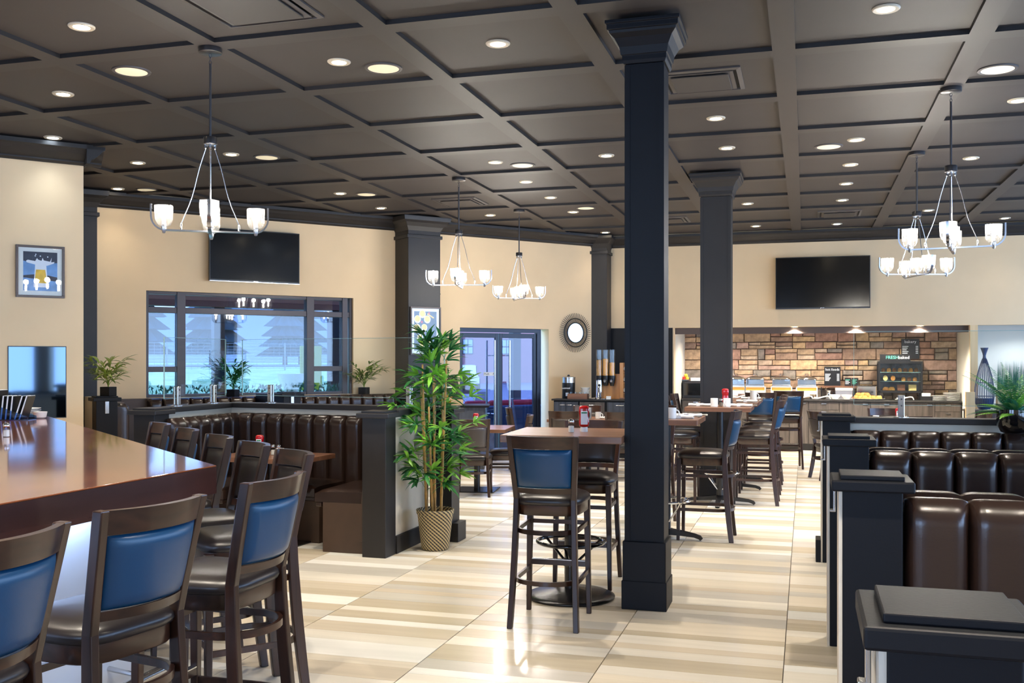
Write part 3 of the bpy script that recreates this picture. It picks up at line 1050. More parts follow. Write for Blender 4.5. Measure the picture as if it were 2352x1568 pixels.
# ================================================================ SEATING
def make_seat(name, cat, sz, top, hi):
    """dark walnut chair or bar stool, facing local +y; sz = seat height, top = height of the back"""
    t = thing(name, 'x', cat)
    by = lambda z: -.185 - .075 * max(0, (z - sz)) / max(top - sz, .1)         # centre line of the rear uprights
    def half(z):
        if z < sz: return .168 + .026 * (1 - z / sz) ** 1.3
        return .168 + .026 * (z - sz) / (top - sz)
    for s in (-1, 1):
        rings = []
        for k in range(13):
            z = top * k / 12
            y = by(z) if z > sz else -.185 - .06 * (1 - z / sz) ** 1.6
            x = s * half(z)
            w = .0155
            dpt = .020 + .004 * math.sin(math.pi * min(z / sz, 1))
            rings.append([(x - w, y - dpt, z), (x + w, y - dpt, z), (x + w, y + dpt, z), (x - w, y + dpt, z)])
        MB().loft(rings).build('leg', WOODD, t, bevel=.004)
        rings = []
        for z, w, dx in ((0, .014, .012), (sz * .5, .0165, .006), (sz - .05, .019, 0)):
            x = s * (.176 + dx)
            y = .195 + dx * .6
            rings.append([(x - w, y - w, z), (x + w, y - w, z), (x + w, y + w, z), (x - w, y + w, z)])
        MB().loft(rings).build('leg', WOODD, t, bevel=.004)
    # bent back rails and the padded back between them
    def bow(x, z): return by(z) - .052 * (1 - (x / half(z)) ** 2)
    hgt = top - sz
    def rail(z0, z1, th, nm, arch=0.0):
        def fn(a, b_, sd):
            z = z0 + (z1 - z0) * b_
            hw = half(z) - .012
            x = (a * 2 - 1) * hw
            zz = z + arch * (1 - (a * 2 - 1) ** 2) * (1 - b_)
            return (x, bow(x, z) + (-th / 2 if sd == 0 else th / 2), zz)
        MB().slab(fn, 12, 1).build(nm, WOODDX, t, True, angle=50)
    z_top0 = top - (.074 if hi else .095)
    z_low1 = sz + (.057 if hi else .10)
    z_low0 = z_low1 - .03
    rail(z_top0, top - .001, .026, 'top_rail')
    rail(z_low0, z_low1, .022, 'lower_rail')
    def pad(a, b_, sd):
        z = z_low1 + .003 + (z_top0 - z_low1 - .006) * b_
        hw = half(z) - .017
        x = (a * 2 - 1) * hw
        e = (1 - (2 * a - 1) ** 6) * (1 - (2 * b_ - 1) ** 6)
        th = .006 + .018 * e ** .45
        return (x, bow(x, z) + (-th if sd == 0 else th), z)
    MB().slab(pad, 16, 12, 0, 1).build('backrest', [VINYL_BLUELIT if hi else VINYLG, VINYL if hi else VINYLG], t, True, angle=70)
    # seat: rounded-trapezoid pad over a bent apron
    def outline(grow=0.0, n=40):
        pts = []
        for k in range(n):
            a = 2 * math.pi * k / n
            c, s_ = math.cos(a), math.sin(a)
            e = 2.0 / 4.2
            x = math.copysign(abs(c) ** e, c)
            y = math.copysign(abs(s_) ** e, s_)
            wd = .205 + .012 * y
            pts.append(((wd + grow) * x, (.215 + grow) * y + .005))
        return pts
    rings = []
    for g, z in ((-.012, sz - .048), (-.002, sz - .042), (.004, sz - .028), (0, sz - .012), (-.018, sz + .004), (-.06, sz + .018), (-.12, sz + .025), (-.18, sz + .027)):
        rings.append([(x, y, z) for x, y in outline(g)])
    MB().loft(rings).build('seat', VINYL, t, True, angle=80)
    rings = [[(x, y, z) for x, y in outline(g)] for g, z in ((-.014, sz - .105), (-.010, sz - .1), (-.010, sz - .046))]
    MB().loft(rings).build('seat_apron', WOODDX, t, True, angle=50)
    # bentwood stretchers running round the back and both sides
    def ring_str(z, nm='stretcher'):
        fx = .176 + .012 * (1 - z / sz)
        pts = [(-fx, .195, z)]
        for k in range(15):
            a = math.pi * (k / 14)
            pts.append((-math.cos(a) * (half(z) + .004), -.10 - math.sin(a) * .155, z))
        pts.append((fx, .195, z))
        MB().sweep(pts, .016, .026).build(nm, WOODDX, t, True, angle=50)
    if hi:
        ring_str(sz - .195)
        ring_str(.265)
        f = MB().box(-.18, .18, .185, .21, .285, .32).build('foot_rest', WOODDX, t, bevel=.003)
        MB().box(-.165, .165, .1835, .2115, .318, .3225).build('scuff_plate', STEEL, f)
        MB().box(-.17, .17, .19, .205, sz - .21, sz - .185).build('stretcher', WOODDX, t)
    else:
        ring_str(.27)
    return t
stool = remember(make_seat('bar_stool', 'stool', .75, 1.11, True))
chair = remember(make_seat('dining_chair', 'chair', .455, .884, False))
FIRST = {'s': True, 'c': True}
def seat(kind, x, y, face, label):
    """face: the world direction, in degrees, in which the sitter would look"""
    root = stool if kind == 's' else chair
    if FIRST[kind]:
        FIRST[kind] = False
        root.location, root.rotation_euler = (x, y, 0), (0, 0, R(face - 90))
        root['label'] = label
        root['group'] = 'walnut bar stools' if kind == 's' else 'walnut dining chairs'
        return root
    return dup(root, (x, y, 0), R(face - 90), label)
# bar stools along the straight front of the bar
seat('s', -2.14, 3.28, 180, 'bar stool nearest the corner of the bar, its blue back turned to us')
seat('s', -2.15, 2.63, 170, 'large blue-backed bar stool in the middle of the three front bar stools')
seat('s', -2.15, 2.00, 182, 'blue-backed bar stool cut off by the left bottom corner')
# bar stools along the angled front of the bar
BE = (-.7630, .6460)
BNN = (.6460, .7630)
BC = (-2.53, 3.90)
for k, (al, lab) in enumerate([(.05, 'dark bar stool at the corner of the bar, close behind the blue-backed one'), (.62, 'second dark bar stool along the angled side of the bar'),
                               (1.22, 'third dark bar stool along the angled side of the bar'), (1.89, 'fourth dark bar stool along the angled side of the bar'),
                               (2.56, 'farthest dark bar stool at the angled side of the bar')]):
    off = .125
    seat('s', BC[0] + BE[0] * al + BNN[0] * off, BC[1] + BE[1] * al + BNN[1] * off, 229.7, lab)
# stools at the high tables
seat('s', -1.445, 5.74, 92, 'bar stool in the foreground with its back to us at the near high table')
seat('s', -1.45, 6.77, 272, 'bar stool across the near high table, half hidden by the black column')
seat('s', -.845, 8.78, 180, 'bar stool in side view on the right of the second high table')
seat('s', -1.40, 9.36, 268, 'bar stool at the far end of the second high table behind the column edge')
seat('s', -.53, 11.08, 180, 'nearest of the bar stools right of the charcoal column')
seat('s', -.53, 12.0, 180, 'second bar stool in the row right of the charcoal column')
seat('s', -.53, 12.95, 180, 'third bar stool in the row right of the charcoal column')
seat('s', -1.34, 11.0, 0, 'bar stool on the left of the table set with two white mugs')
seat('s', -1.36, 12.05, 0, 'first bar stool left of the far high tables, behind the column')
seat('s', -1.36, 12.95, 0, 'second bar stool left of the far high tables, behind the column')
seat('s', -.62, 14.05, 100, 'blue-backed bar stool seen from behind between column and stool row')
seat('s', -.25, 14.9, 95, 'farthest blue-backed bar stool, standing near the buffet counter')
# dining chairs
seat('c', -3.66, 10.86, 104, 'dining chair with its back to us beside the tall bamboo')
seat('c', -3.46, 11.52, 195, 'dining chair turned sideways left of the near high table')
seat('c', -3.72, 13.42, 20, 'leaning dining chair before the right glass door')
seat('c', -3.05, 12.86, 100, 'dining chair with its back to us left of the napkin holder')
seat('c', -3.02, 14.0, 278, 'dining chair with a pale back facing us by the sideboard')
seat('c', -2.30, 12.82, 100, 'dining chair half behind the black column at its left')
seat('c', .35, 13.6, 20, 'dining chair peeking above the half wall at its left end')
seat('c', 1.20, 12.9, 96, 'dining chair behind the steel glass clamp on the half wall')
seat('c', 1.95, 13.75, 200, 'dining chair turned sideways seen above the half wall on the right')
seat('c', 1.05, 14.3, 275, 'dining chair facing us beyond the half wall')

# ================================================================ TABLES
def top_slab(t, w, d, z, th, m=WOODT):
    return MB().box(-w / 2, w / 2, -d / 2, d / 2, z - th, z).build('table_top', m, t, bevel=.004)
def round_base_table(label, x, y, rz, w, d, z):
    t = thing('high_table', label, 'table', (x, y, 0), rz)
    top_slab(t, w, d, z, .045)
    MB().lathe([(.285, 0), (.29, .006), (.288, .014), (.26, .026), (.12, .045), (.06, .06), (.001, .06)], 40).build('base', CAST, t, True, angle=60)
    MB().tube([(0, 0, .05), (0, 0, z - .045)], .04, 20).build('pole', CAST, t, True)
    MB().box(-.2, .2, -.02, .02, z - .06, z - .045).box(-.02, .02, -.2, .2, z - .06, z - .045).build('top_bracket', CAST, t)
    fr = MB()
    fr.tube([(.215 * math.cos(2 * math.pi * k / 36), .215 * math.sin(2 * math.pi * k / 36), .36) for k in range(36)], .013, 10, closed=True)
    for a in (30, 150, 270):
        c, s = math.cos(R(a)), math.sin(R(a))
        fr.tube([(.04 * c, .04 * s, .22), (.205 * c, .205 * s, .355)], .009, 8)
    fr.lathe([(.046, .2), (.046, .25)], 16)
    fr.build('foot_ring', BLACKG, t, True)
    return t
def cross_base_table(name, label, x, y, rz, w, d, z, foot=.72, ring=False):
    t = thing(name, label, 'table', (x, y, 0), rz)
    top_slab(t, w, d, z, .045)
    MB().tube([(0, 0, .04), (0, 0, z - .045)], .04, 16).build('pole', CAST, t, True)
    MB().box(-.2, .2, -.02, .02, z - .06, z - .045).box(-.02, .02, -.2, .2, z - .06, z - .045).build('top_bracket', CAST, t)
    h = foot / 2
    for a in range(4):
        c, s = [(1, 0), (0, 1), (-1, 0), (0, -1)][a]
        pts = [(.03, .07), (.12, .062), (h - .06, .045), (h - .015, .03), (h, .012)]
        MB().sweep([(c * p, s * p, q) for p, q in pts], [.07, .065, .05, .048, .045], [.05, .04, .03, .03, .024]).build('foot', CAST, t, True, angle=60)
    if ring:
        fr = MB().tube([(.2 * math.cos(2 * math.pi * k / 32), .2 * math.sin(2 * math.pi * k / 32), .34) for k in range(32)], .011, 8, closed=True)
        for k in range(4):
            a = R(45 + 90 * k)
            fr.tube([(.04 * math.cos(a), .04 * math.sin(a), .16), (.195 * math.cos(a), .195 * math.sin(a), .335)], .007, 8)
        fr.build('foot_ring', CHROME, t, True)
    return t
def plate_base_table(label, x, y, rz, w, d, z):
    t = thing('dining_table', label, 'table', (x, y, 0), rz)
    top_slab(t, w, d, z, .04)
    MB().box(-.24, .24, -.24, .24, 0, .014).build('base', CAST, t, bevel=.004)
    MB().tube([(0, 0, .01), (0, 0, z - .04)], .038, 16).build('pole', CAST, t, True)
    return t
HT = 1.075
round_base_table('square high table in front of the black column with ketchup on it', -1.47, 6.34, R(3), .76, .76, HT)
cross_base_table('high_table', 'small high table just behind the black column', -1.15, 8.6, 0, .6, .72, 1.05, .6, True)
cross_base_table('high_table', 'high table set with two white mugs before the charcoal column', -.88, 10.9, 0, .68, .72, 1.05, .72, True)
cross_base_table('high_table', 'high table directly behind the charcoal column', -.87, 12.15, 0, .68, .74, 1.05)
cross_base_table('high_table', 'farthest high table in the column row', -.87, 13.0, 0, .68, .74, 1.05)
DT = .75
plate_base_table('dining table beside the bamboo, mostly hidden by a chair', -3.74, 11.22, R(8), .8, .8, DT)
plate_base_table('dining table with a grey napkin holder before the sideboard', -2.86, 13.42, R(6), 1.05, .75, DT)
plate_base_table('dining table half hidden behind the glass partition on the right', 1.25, 13.6, 0, 1.1, .75, DT)

# ---- things standing on the tables
def ketchup(x, y, z, rz, label, s=1.0):
    """upside-down squeeze bottle standing on its white cap"""
    t = thing('ketchup_bottle', label, 'bottle', (x, y, z), rz, 'red ketchup bottles')
    MB().lathe([(.001, 0), (.024 * s, 0), (.025 * s, .004), (.023 * s, .03 * s), (.001, .03 * s)], 20).build('cap', WHITE, t, True)
    rings = []
    for hx, hy, zz in ((.012, .010, .030), (.030, .02, .036), (.034, .023, .05), (.034, .023, .07), (.029, .020, .09), (.031, .021, .11), (.034, .023, .13), (.034, .023, .15), (.030, .02, .164), (.018, .012, .170)):
        n = 20
        rings.append([(hx * s * math.copysign(abs(math.cos(2 * math.pi * k / n)) ** .7, math.cos(2 * math.pi * k / n)), hy * s * math.copysign(abs(math.sin(2 * math.pi * k / n)) ** .7, math.sin(2 * math.pi * k / n)), zz * s) for k in range(n)])
    MB().loft(rings).build('bottle', RED, t, True, angle=80)
    lb = MB().box(-.022 * s, .022 * s, -.0255 * s, -.0205 * s, .048 * s, .135 * s).build('label', PAPER, t, bevel=.002)
    MB().box(-.018 * s, .018 * s, -.0262 * s, -.0255 * s, .12 * s, .129 * s).build('stripe', LABELG, lb)
    return t
def shaker(x, y, z, label, fill=SALT):
    t = thing('salt_shaker', label, 'shaker', (x, y, z), 0, 'glass shakers with steel caps')
    n = 8
    prof = [(.019, 0), (.021, .004), (.021, .052), (.016, .064)]
    MB().lathe(prof, n).build('jar', GLASS, t)
    MB().lathe([(.017, .003), (.018, .005), (.018, .042), (.001, .044)], n).build('filling', fill, t)
    MB().lathe([(.0185, .062), (.0195, .064), (.0195, .078), (.012, .087), (.001, .089)], 16).build('cap', CHROME, t, True)
    return t
def mug(x, y, z, rz, label, h=.092, r_=.039, parent=None, tilt=None):
    t = thing('mug', label, 'mug', (x, y, z), rz, 'white ceramic mugs')
    if tilt: t.rotation_euler = tilt
    MB().lathe([(r_ - .004, 0), (r_, .004), (r_, h), (r_ - .004, h), (r_ - .005, .007), (.001, .006)], 24).build('cup', WHITE, t, True)
    MB().tube([(r_ - .002 + .026 * math.sin(math.pi * k / 8), 0, h * .5 - .028 * math.cos(math.pi * k / 8)) for k in range(9)], .005, 8).build('handle', WHITE, t, True)
    return t
def napkin_roll(x, y, z, rz, label, L_=.24):
    t = thing('napkin_roll', label, 'napkin', (x, y, z), rz, 'rolled white napkins with cutlery')
    rings = []
    for k in range(9):
        a = -L_ / 2 + L_ * k / 8
        w = .034 + .005 * math.sin(k * 2.1)
        rings.append([(a, w * math.cos(q), max(.016 * math.sin(q) + .014, 0) + .002 * math.sin(k * 1.7)) for q in [2 * math.pi * j / 10 for j in range(10)]])
    MB().loft(rings).build('cloth', LINEN, t, True, angle=70)
    MB().box(-.04, .0, -.038, .038, .0, .032).build('paper_band', PAPER, t, bevel=.004)
    c = MB()
    for dy in (-.012, .012):
        c.tube([(L_ / 2 - .03, dy, .018), (L_ / 2 + .03, dy, .02), (L_ / 2 + .05, dy, .018)], [.004, .005, .008], 8)
    c.build('cutlery', STEEL, t, True)
    return t
ketchup(-1.385, 6.36, HT, R(15), 'ketchup bottle on the near high table')
shaker(-1.45, 6.27, HT, 'salt shaker beside the ketchup on the near high table')
mug(-1.08, 8.42, 1.05, R(0), 'white mug at the edge of the black column on the second high table')
napkin_roll(-.98, 8.72, 1.05, R(20), 'napkin roll lying at the back of the second high table')
napkin_roll(-1.0, 8.47, 1.05, R(-10), 'napkin roll by the mug on the second high table', .2)
mug(-.925, 10.70, 1.05, R(75), 'left white mug on the table before the charcoal column')
mug(-.795, 10.72, 1.05, R(250), 'right white mug on the table before the charcoal column')
shaker(-.868, 10.84, 1.05, 'pepper shaker between the two white mugs', PEPPER)
ketchup(-.835, 11.02, 1.05, R(180), 'ketchup bottle behind the two white mugs', 1.1)
napkin_roll(-1.09, 10.84, 1.05, R(8), 'napkin roll left of the two white mugs')
napkin_roll(-.66, 10.86, 1.05, R(-4), 'napkin roll right of the two white mugs')
napkin_roll(-1.08, 12.05, 1.05, R(6), 'napkin roll left of the column on the table behind it')
napkin_roll(-.66, 12.0, 1.05, R(-3), 'napkin roll right of the column on the table behind it')
napkin_roll(-1.08, 12.95, 1.05, R(6), 'napkin roll on the left of the farthest high table')
napkin_roll(-.66, 12.9, 1.05, R(0), 'napkin roll on the right of the farthest high table')
mug(-.60, 12.3, 1.05, 0, 'white mug standing close to the right side of the charcoal column', .13, .04)
ketchup(-3.72, 11.12, DT, R(20), 'ketchup bottle on the dining table beside the bamboo')
shaker(-3.63, 11.18, DT, 'salt shaker on the dining table beside the bamboo')
t = thing('napkin_holder', 'grey wedge-shaped napkin holder on the dining table', 'napkin holder', (-2.84, 13.25, DT), R(6))
MB().loft([[(-.055, -.06, 0), (.055, -.06, 0), (.055, .06, 0), (-.055, .06, 0)], [(-.055, -.018, .15), (.055, -.018, .15), (.055, .018, .15), (-.055, .018, .15)]]).build('case', GREYB, t, bevel=.004)
MB().box(-.04, .04, -.062, -.05, .02, .09).build('napkin_slot', BLACK, t)
mug(-2.7, 13.3, DT, R(10), 'white mug beside the grey napkin holder')
napkin_roll(-2.58, 13.32, DT, R(10), 'napkin roll at the right end of the dining table')
napkin_roll(-3.28, 13.3, DT, R(80), 'napkin roll at the left end of the dining table')
ketchup(1.13, 13.5, DT, 0, 'ketchup bottle behind the glass partition on the right', 1.1)
napkin_roll(1.28, 13.5, DT, 0, 'napkin roll beside the ketchup behind the right partition')
mug(.86, 13.45, DT, R(90), 'white tumbler-like mug behind the right glass partition')

# ================================================================ BAR
BARZ = 1.07
bar = thing('bar_counter', 'long angled bar with a glossy mahogany top and pale front', 'bar', (-2.53, 3.90, 0))
def rel(p): return (p[0] + 2.53, p[1] - 3.90)
far = 5.05
o0, o1, o2 = (-2.53, -1.2), (-2.53, 3.90), (-2.53 + BE[0] * far, 3.90 + BE[1] * far)
wd = .82
i2 = (o2[0] - BNN[0] * wd, o2[1] - BNN[1] * wd)
i1 = (-2.53 - wd, 3.90 - wd * (1 - BNN[0]) / BNN[1])
i0 = (-2.53 - wd, -1.2)
MB().prism([rel(p) for p in (o0, o1, o2, i2, i1, i0)], BARZ - .006, BARZ).build('counter_top', WOODR, bar, bevel=.002)
MB().prism([rel((p[0] + (.002 if k in (0, 1) else 0), p[1])) for k, p in enumerate((o0, o1, o2, i2, i1, i0))], BARZ - .125, BARZ - .006).build('counter_edge', WOODRE, bar)
def inset(k):
    a = (-2.53 - k, -1.2)
    b_ = (-2.53 - k, 3.90 - k * (1 - BNN[0]) / BNN[1])
    c = (o2[0] - BNN[0] * k, o2[1] - BNN[1] * k)
    return a, b_, c
p = inset(.33); q = inset(.42)
MB().prism([rel(v_) for v_ in (p[0], p[1], p[2], q[2], q[1], q[0])], .0, BARZ - .125).build('front_panel', BARP, bar)
p = inset(.31); q = inset(.33)
MB().prism([rel(v_) for v_ in (p[0], p[1], p[2], q[2], q[1], q[0])], .0, .1).build('kick_board', DARK, bar)
# cool strip lamp under the overhang
st_ = MB().box(-.31, -.30, -4.9, -.35, BARZ - .14, BARZ - .126).build('strip_lamp', mat('strip_lamp_glow', (.7, .8, 1, 1), .4, emit=(.55, .70, 1, 1), estr=3), bar)
SL = bpy.data.lights.new('strip_glow', 'AREA')
SL.shape, SL.size, SL.size_y, SL.energy, SL.color = 'RECTANGLE', .05, 4.4, 9, (.44, .62, 1)
so = bpy.data.objects.new('strip_glow', SL)
col.objects.link(so)
so.parent = bar
so.location, so.rotation_euler = (-.26, -2.6, BARZ - .15), (0, R(25), 0)
fr = MB()
for k in range(5):
    y = .2 + k * .85
    fr.tube([(-.33, y - 3.9, .22), (-.14, y - 3.9, .2), (-.14, y - 3.9, .01)], .012, 8)
fr.tube([(-.14, -4.2, .2), (-.14, -.15, .2)], .022, 12)
fr.build('foot_rail', STEEL, bar, True)
# menus in an acrylic holder, and small things at the far end of the bar
def on_bar(al, off):
    return BC[0] + BE[0] * al + BNN[0] * off, BC[1] + BE[1] * al + BNN[1] * off
hx, hy = -6.02, 6.42
ba = math.atan2(BE[1], BE[0])
t = thing('menu_holder', 'blue acrylic holder at the far end of the bar', 'holder', (hx, hy, BARZ), TH)
for x0, x1, y0, y1, sl in ((-.21, .17, -.075, -.071, 1), (-.21, .17, .07, .074, 1)):
    MB().loft([[(x0, y0, 0), (x1, y0, 0), (x1, y1, 0), (x0, y1, 0)], [(x0, y0, .165), (x1, y0, .03), (x1, y1, .03), (x0, y1, .165)]]).build('side_pane', ACRYL, t)
MB().box(-.21, .17, -.07, .07, 0, .004).build('floor_pane', ACRYL, t)
MB().box(-.214, -.21, -.075, .074, 0, .165).build('end_pane', ACRYL, t)
rm = random.Random(3)
for i in range(9):
    m_ = thing('menu', ['black menu standing in the acrylic holder, nearest the left end', 'second black menu from the left in the acrylic holder', 'third black menu from the left in the acrylic holder', 'fourth black menu from the left in the acrylic holder', 'fifth black menu from the left in the acrylic holder', 'sixth black menu from the left in the acrylic holder', 'seventh black menu from the left in the acrylic holder', 'leaning black menu at the right end of the acrylic holder', 'outermost leaning menu sticking out of the acrylic holder'][i], 'menu', (hx, hy, BARZ + .005), TH, 'black menus in the holder')
    xx = -.195 + i * .036
    hgt_ = .23 if i < 4 else .185
    lean = .02 if i < 7 else .06
    MB().loft([[(xx, -.065, 0), (xx + .016, -.065, 0), (xx + .016, .065, 0), (xx, .065, 0)], [(xx + lean, -.065, hgt_), (xx + .016 + lean, -.065, hgt_), (xx + .016 + lean, .065, hgt_), (xx + lean, .065, hgt_)]]).build('cover', BLACK, m_)
    MB().loft([[(xx + .003, -.066, .002), (xx + .013, -.066, .002), (xx + .013, .063, .002), (xx + .003, .063, .002)], [(xx + .003 + lean, -.066, hgt_ + .003), (xx + .013 + lean, -.066, hgt_ + .003), (xx + .013 + lean, .063, hgt_ + .003), (xx + .003 + lean, .063, hgt_ + .003)]]).build('pages', PAPER, m_)
t = thing('plate_stack', 'stack of white side plates behind the menus', 'plates', (-6.13, 6.72, BARZ), 0)
for i in range(5):
    MB().lathe([(.06, i * .016), (.1, i * .016 + .012), (.103, i * .016 + .016), (.06, i * .016 + .008)], 24).build('plate', WHITE, t, True)
t = tag(MB().lathe([(.03, 0), (.045, .01), (.055, .055), (.052, .055), (.042, .012), (.001, .008)], 24).build('bowl', WHITE, None, True), 'small white bowl right of the menu holder on the bar', 'bowl')
t.location = (-5.95, 6.66, BARZ)
shaker(-4.70, 4.98, BARZ, 'salt shaker on the mahogany bar at the left edge')
t = thing('napkin_caddy', 'grey napkin caddy on the bar at the left edge', 'caddy', (-5.5, 5.42, BARZ), ba)
MB().box(-.09, .09, -.07, .07, 0, .045).build('tray', GREYB, t, bevel=.004)
MB().box(-.08, .08, -.06, .06, .045, .075).build('napkins', PAPER, t, bevel=.003)
t = tag(MB().box(-.2, .2, -.16, .16, 0, .03).build('cutting_board', GREYB, None, bevel=.01), 'grey tray lying on the bar by the left edge of the frame', 'tray')
t.location, t.rotation_euler = (-5.95, 5.86, BARZ), (0, 0, ba)

# ================================================================ BOOTHS
BT = 1.055
def channel_mesh(w, h, m):
    def fn(a, b_, sd):
        x = (a - .5) * w
        e = max(1 - abs(2 * a - 1) ** 5, 0) ** .5
        tp = 1 - max(b_ - .90, 0) ** 2 * 75
        th = .018 + (.065 * e) * max(tp, .15)
        z = h * b_ - (.010 * abs(2 * a - 1) ** 6 if b_ > .9 else 0)
        return (x, -th if sd == 0 else .02, z)
    return MB().slab(fn, 12, 14).mesh('channel', m, True, 75)
CHM = {}
def bench(label, x, y, rz, L_, nch, base_m=BASEBR, seat_d=.46, ends=(False, False), z_top=BT, sr=None):
    """banquette: back along local x at y = 0, sitter looks to local -y"""
    t = thing('booth_bench', label, 'booth bench', (x, y, 0), rz, 'brown channel-back booth benches')
    w = L_ / nch
    key = (round(w, 3), round(z_top, 3))
    if key not in CHM: CHM[key] = channel_mesh(w * .995, z_top - .42, LEATHER)
    for i in range(nch):
        link('channel', CHM[key], t, loc=(w * (i + .5), 0, .42))
    sr = sr or (0, L_)
    MB().box(0, L_, .0, .06, .1, z_top - .03).build('back_board', LEATHER, t, bevel=.01)
    def sf(a, b_, sd):
        e = max(1 - abs(2 * b_ - 1) ** 6, 0) ** .5
        ex = max(1 - abs(2 * a - 1) ** 24, 0) ** .5
        z = .40 + (.085 + .02 * e * ex) * (1 if sd else 0)
        yy = -.06 - seat_d * b_
        if sd: z -= .018 * (b_ ** 8)
        return (sr[0] + a * (sr[1] - sr[0]), yy, z)
    MB().slab(sf, 14, 10).build('seat_cushion', LEATHER, t, True, angle=60)
    MB().box(sr[0], sr[1], -.06 - seat_d + .07, .0, 0, .40).build('base', base_m, t, bevel=.004)
    MB().box(sr[0], sr[1], -seat_d - .055, -seat_d - .0, .36, .40).build('seat_rail', LEATHER, t, bevel=.01)
    for k, e in enumerate(ends):
        if e:
            xx = 0 if k == 0 else L_
            MB().loft([[(xx - .012, -.13, .1), (xx + .012, -.13, .1), (xx + .012, .06, .1), (xx - .012, .06, .1)], [(xx - .012, -.06, z_top - .03), (xx + .012, -.06, z_top - .03), (xx + .012, .06, z_top - .03), (xx - .012, .06, z_top - .03)]]).build('end_panel', BASEBR, t, bevel=.004)
    return t
def post(label, x, y, w=.2, h=1.135, m=DARKN, hook=None, cream_side=False, rz=0.0, plinth=None):
    t = thing('booth_post', label, 'post', (x, y, 0), rz, 'capped booth posts')
    a = w / 2
    MB().box(-a, a, -a, a, 0, h - .05).build('shaft', m, t, bevel=.004)
    MB().box(-a - .037, a + .037, -a - .037, a + .037, h - .055, h - .016).build('cap', m, t, bevel=.006)
    MB().box(-a - .006, a + .006, -a - .006, a + .006, h - .016, h).build('cap_plate', m, t, bevel=.003)
    if cream_side:
        MB().box(-a - .012, -a, -a + .004, a - .004, .0, h - .055).build('side_board', WALLW, t)
    if plinth == 'l':
        MB().box(-a - .05, -a - .012, -a, a, 0, .17).build('plinth_block', m, t, bevel=.004)
    elif plinth == 'r':
        MB().box(a, a + .06, -a - .005, a, 0, .16).build('plinth_block', m, t, bevel=.004)
    if hook:
        hx_, hy_ = hook
        g = MB().box(hx_ - .004, hx_ + .004, hy_ - .014, hy_ + .014, h - .14, h - .056) if abs(hx_) > .01 else MB().box(-.02, .02, hy_ - .002, hy_ + .006, h - .19, h - .056)
        if abs(hx_) > .01: g.box(hx_ - .016 if hx_ < 0 else hx_, hx_ if hx_ < 0 else hx_ + .016, hy_ - .014, hy_ + .014, h - .14, h - .132)
        g.build('bag_hook', STEEL, t, bevel=.002)
    return t
# right-hand row, nearest to farthest
RYS = [1.80, 3.80, 5.73, 8.05]
RL = ['nearest booth post, cut off by the right bottom corner', 'second booth post from us on the right, its steel hook visible', 'third booth post on the right, in front of the half wall', 'farthest right booth post at the end of the half wall']
for i, y in enumerate(RYS):
    post(RL[i], .225, y, .2, 1.135, DARKN, hook=(-.125, -.03), cream_side=True, plinth='l' if i == 3 else None)
    if i:
        bench(['', 'front booth bench beside the second right post, facing us', 'middle booth bench beside the third right post, facing us', 'far booth bench under the right half wall, facing us'][i], .335, y - .02, 0, 1.68, 8, DARK, z_top=1.01 if i == 3 else BT)
    if 0 < i < 3:
        bench(['', 'rear half of the front booth back, facing away from us', 'rear half of the middle booth back, facing away from us'][i], .335 + 1.68, y + .16, math.pi, 1.68, 8, DARK)
        b = MB().box(.33, 2.05, y + .045, y + .095, 0, BT - .06)
        tag(b.build('half_wall', WALLW), ['', 'cream half wall inside the front booth back', 'cream half wall inside the middle booth back'][i], 'half wall')
t = thing('half_wall', 'cream half wall with a black cap under the right glass partition', 'half wall', (.33, 8.12, 0))
MB().box(0, 2.1, -.05, .05, 0, 1.06).build('wall_core', WALLW, t)
MB().box(-.02, 2.16, -.085, .085, 1.06, 1.105).build('cap', DARK, t, bevel=.005)
t = thing('half_wall', 'low cream side wall closing the right booths', 'half wall', (2.08, 0, 0))
MB().box(0, .1, 1.6, 8.17, 0, .9).build('wall_core', WALLW, t)
MB().box(-.06, .2, 1.6, 8.17, .9, .945).build('cap', DARK, t, bevel=.005)

# left U-shaped booth
post('booth post at the left end of the large U-shaped booth', -5.235, 7.12, .2, 1.145, DARK)
post('dark booth post immediately left of the bamboo', -3.23, 7.245, .2, 1.145, DARK)
post('booth post right behind the bamboo with a wide foot', -2.98, 8.06, .2, 1.145, DARK, plinth='r')
RA = R(-8)
RW0 = (-5.17, 8.28)
t = thing('half_wall', 'cream half wall with black cap behind the large U-shaped booth', 'half wall', (RW0[0], RW0[1], 0), RA)
MB().box(-.02, 2.06, -.05, .05, 0, 1.10).build('wall_core', WALLW, t)
MB().box(-.06, 2.06, -.085, .085, 1.10, 1.145).build('cap', DARK, t, bevel=.005)
t = thing('half_wall', 'cream half wall with black cap at the left of the large booth', 'half wall', (-5.22, 7.22, 0))
MB().box(-.05, .05, 0, 1.06, 0, 1.10).build('wall_core', WALLW, t)
MB().box(-.085, .085, .04, 1.0, 1.10, 1.145).build('cap', DARK, t, bevel=.005)
t = thing('half_wall', 'pale half wall behind the bamboo with a dark baseboard', 'half wall', (-3.17, 7.345, 0))
MB().box(-.03, .03, 0, .62, 0, 1.10).build('wall_core', WALLW, t)
MB().box(-.07, .07, 0, .62, 1.10, 1.145).build('cap', DARK, t, bevel=.005)
MB().box(.03, .05, 0, .62, 0, .14).build('baseboard', DARK, t)
bench('rear bench of the large U-shaped booth, facing us', -5.05, 8.19, RA, 1.70, 10, sr=(.49, 1.20))
bench('left bench of the large U-shaped booth', -5.10, 7.16, R(90), 1.02, 6)
bench('right bench of the large U-shaped booth with a brown end panel', -3.28, 7.96, R(-90), .70, 4, ends=(False, True))
t = thing('booth_table', 'wooden table inside the large U-shaped booth', 'table', (-4.27, 7.42, 0), R(-4))
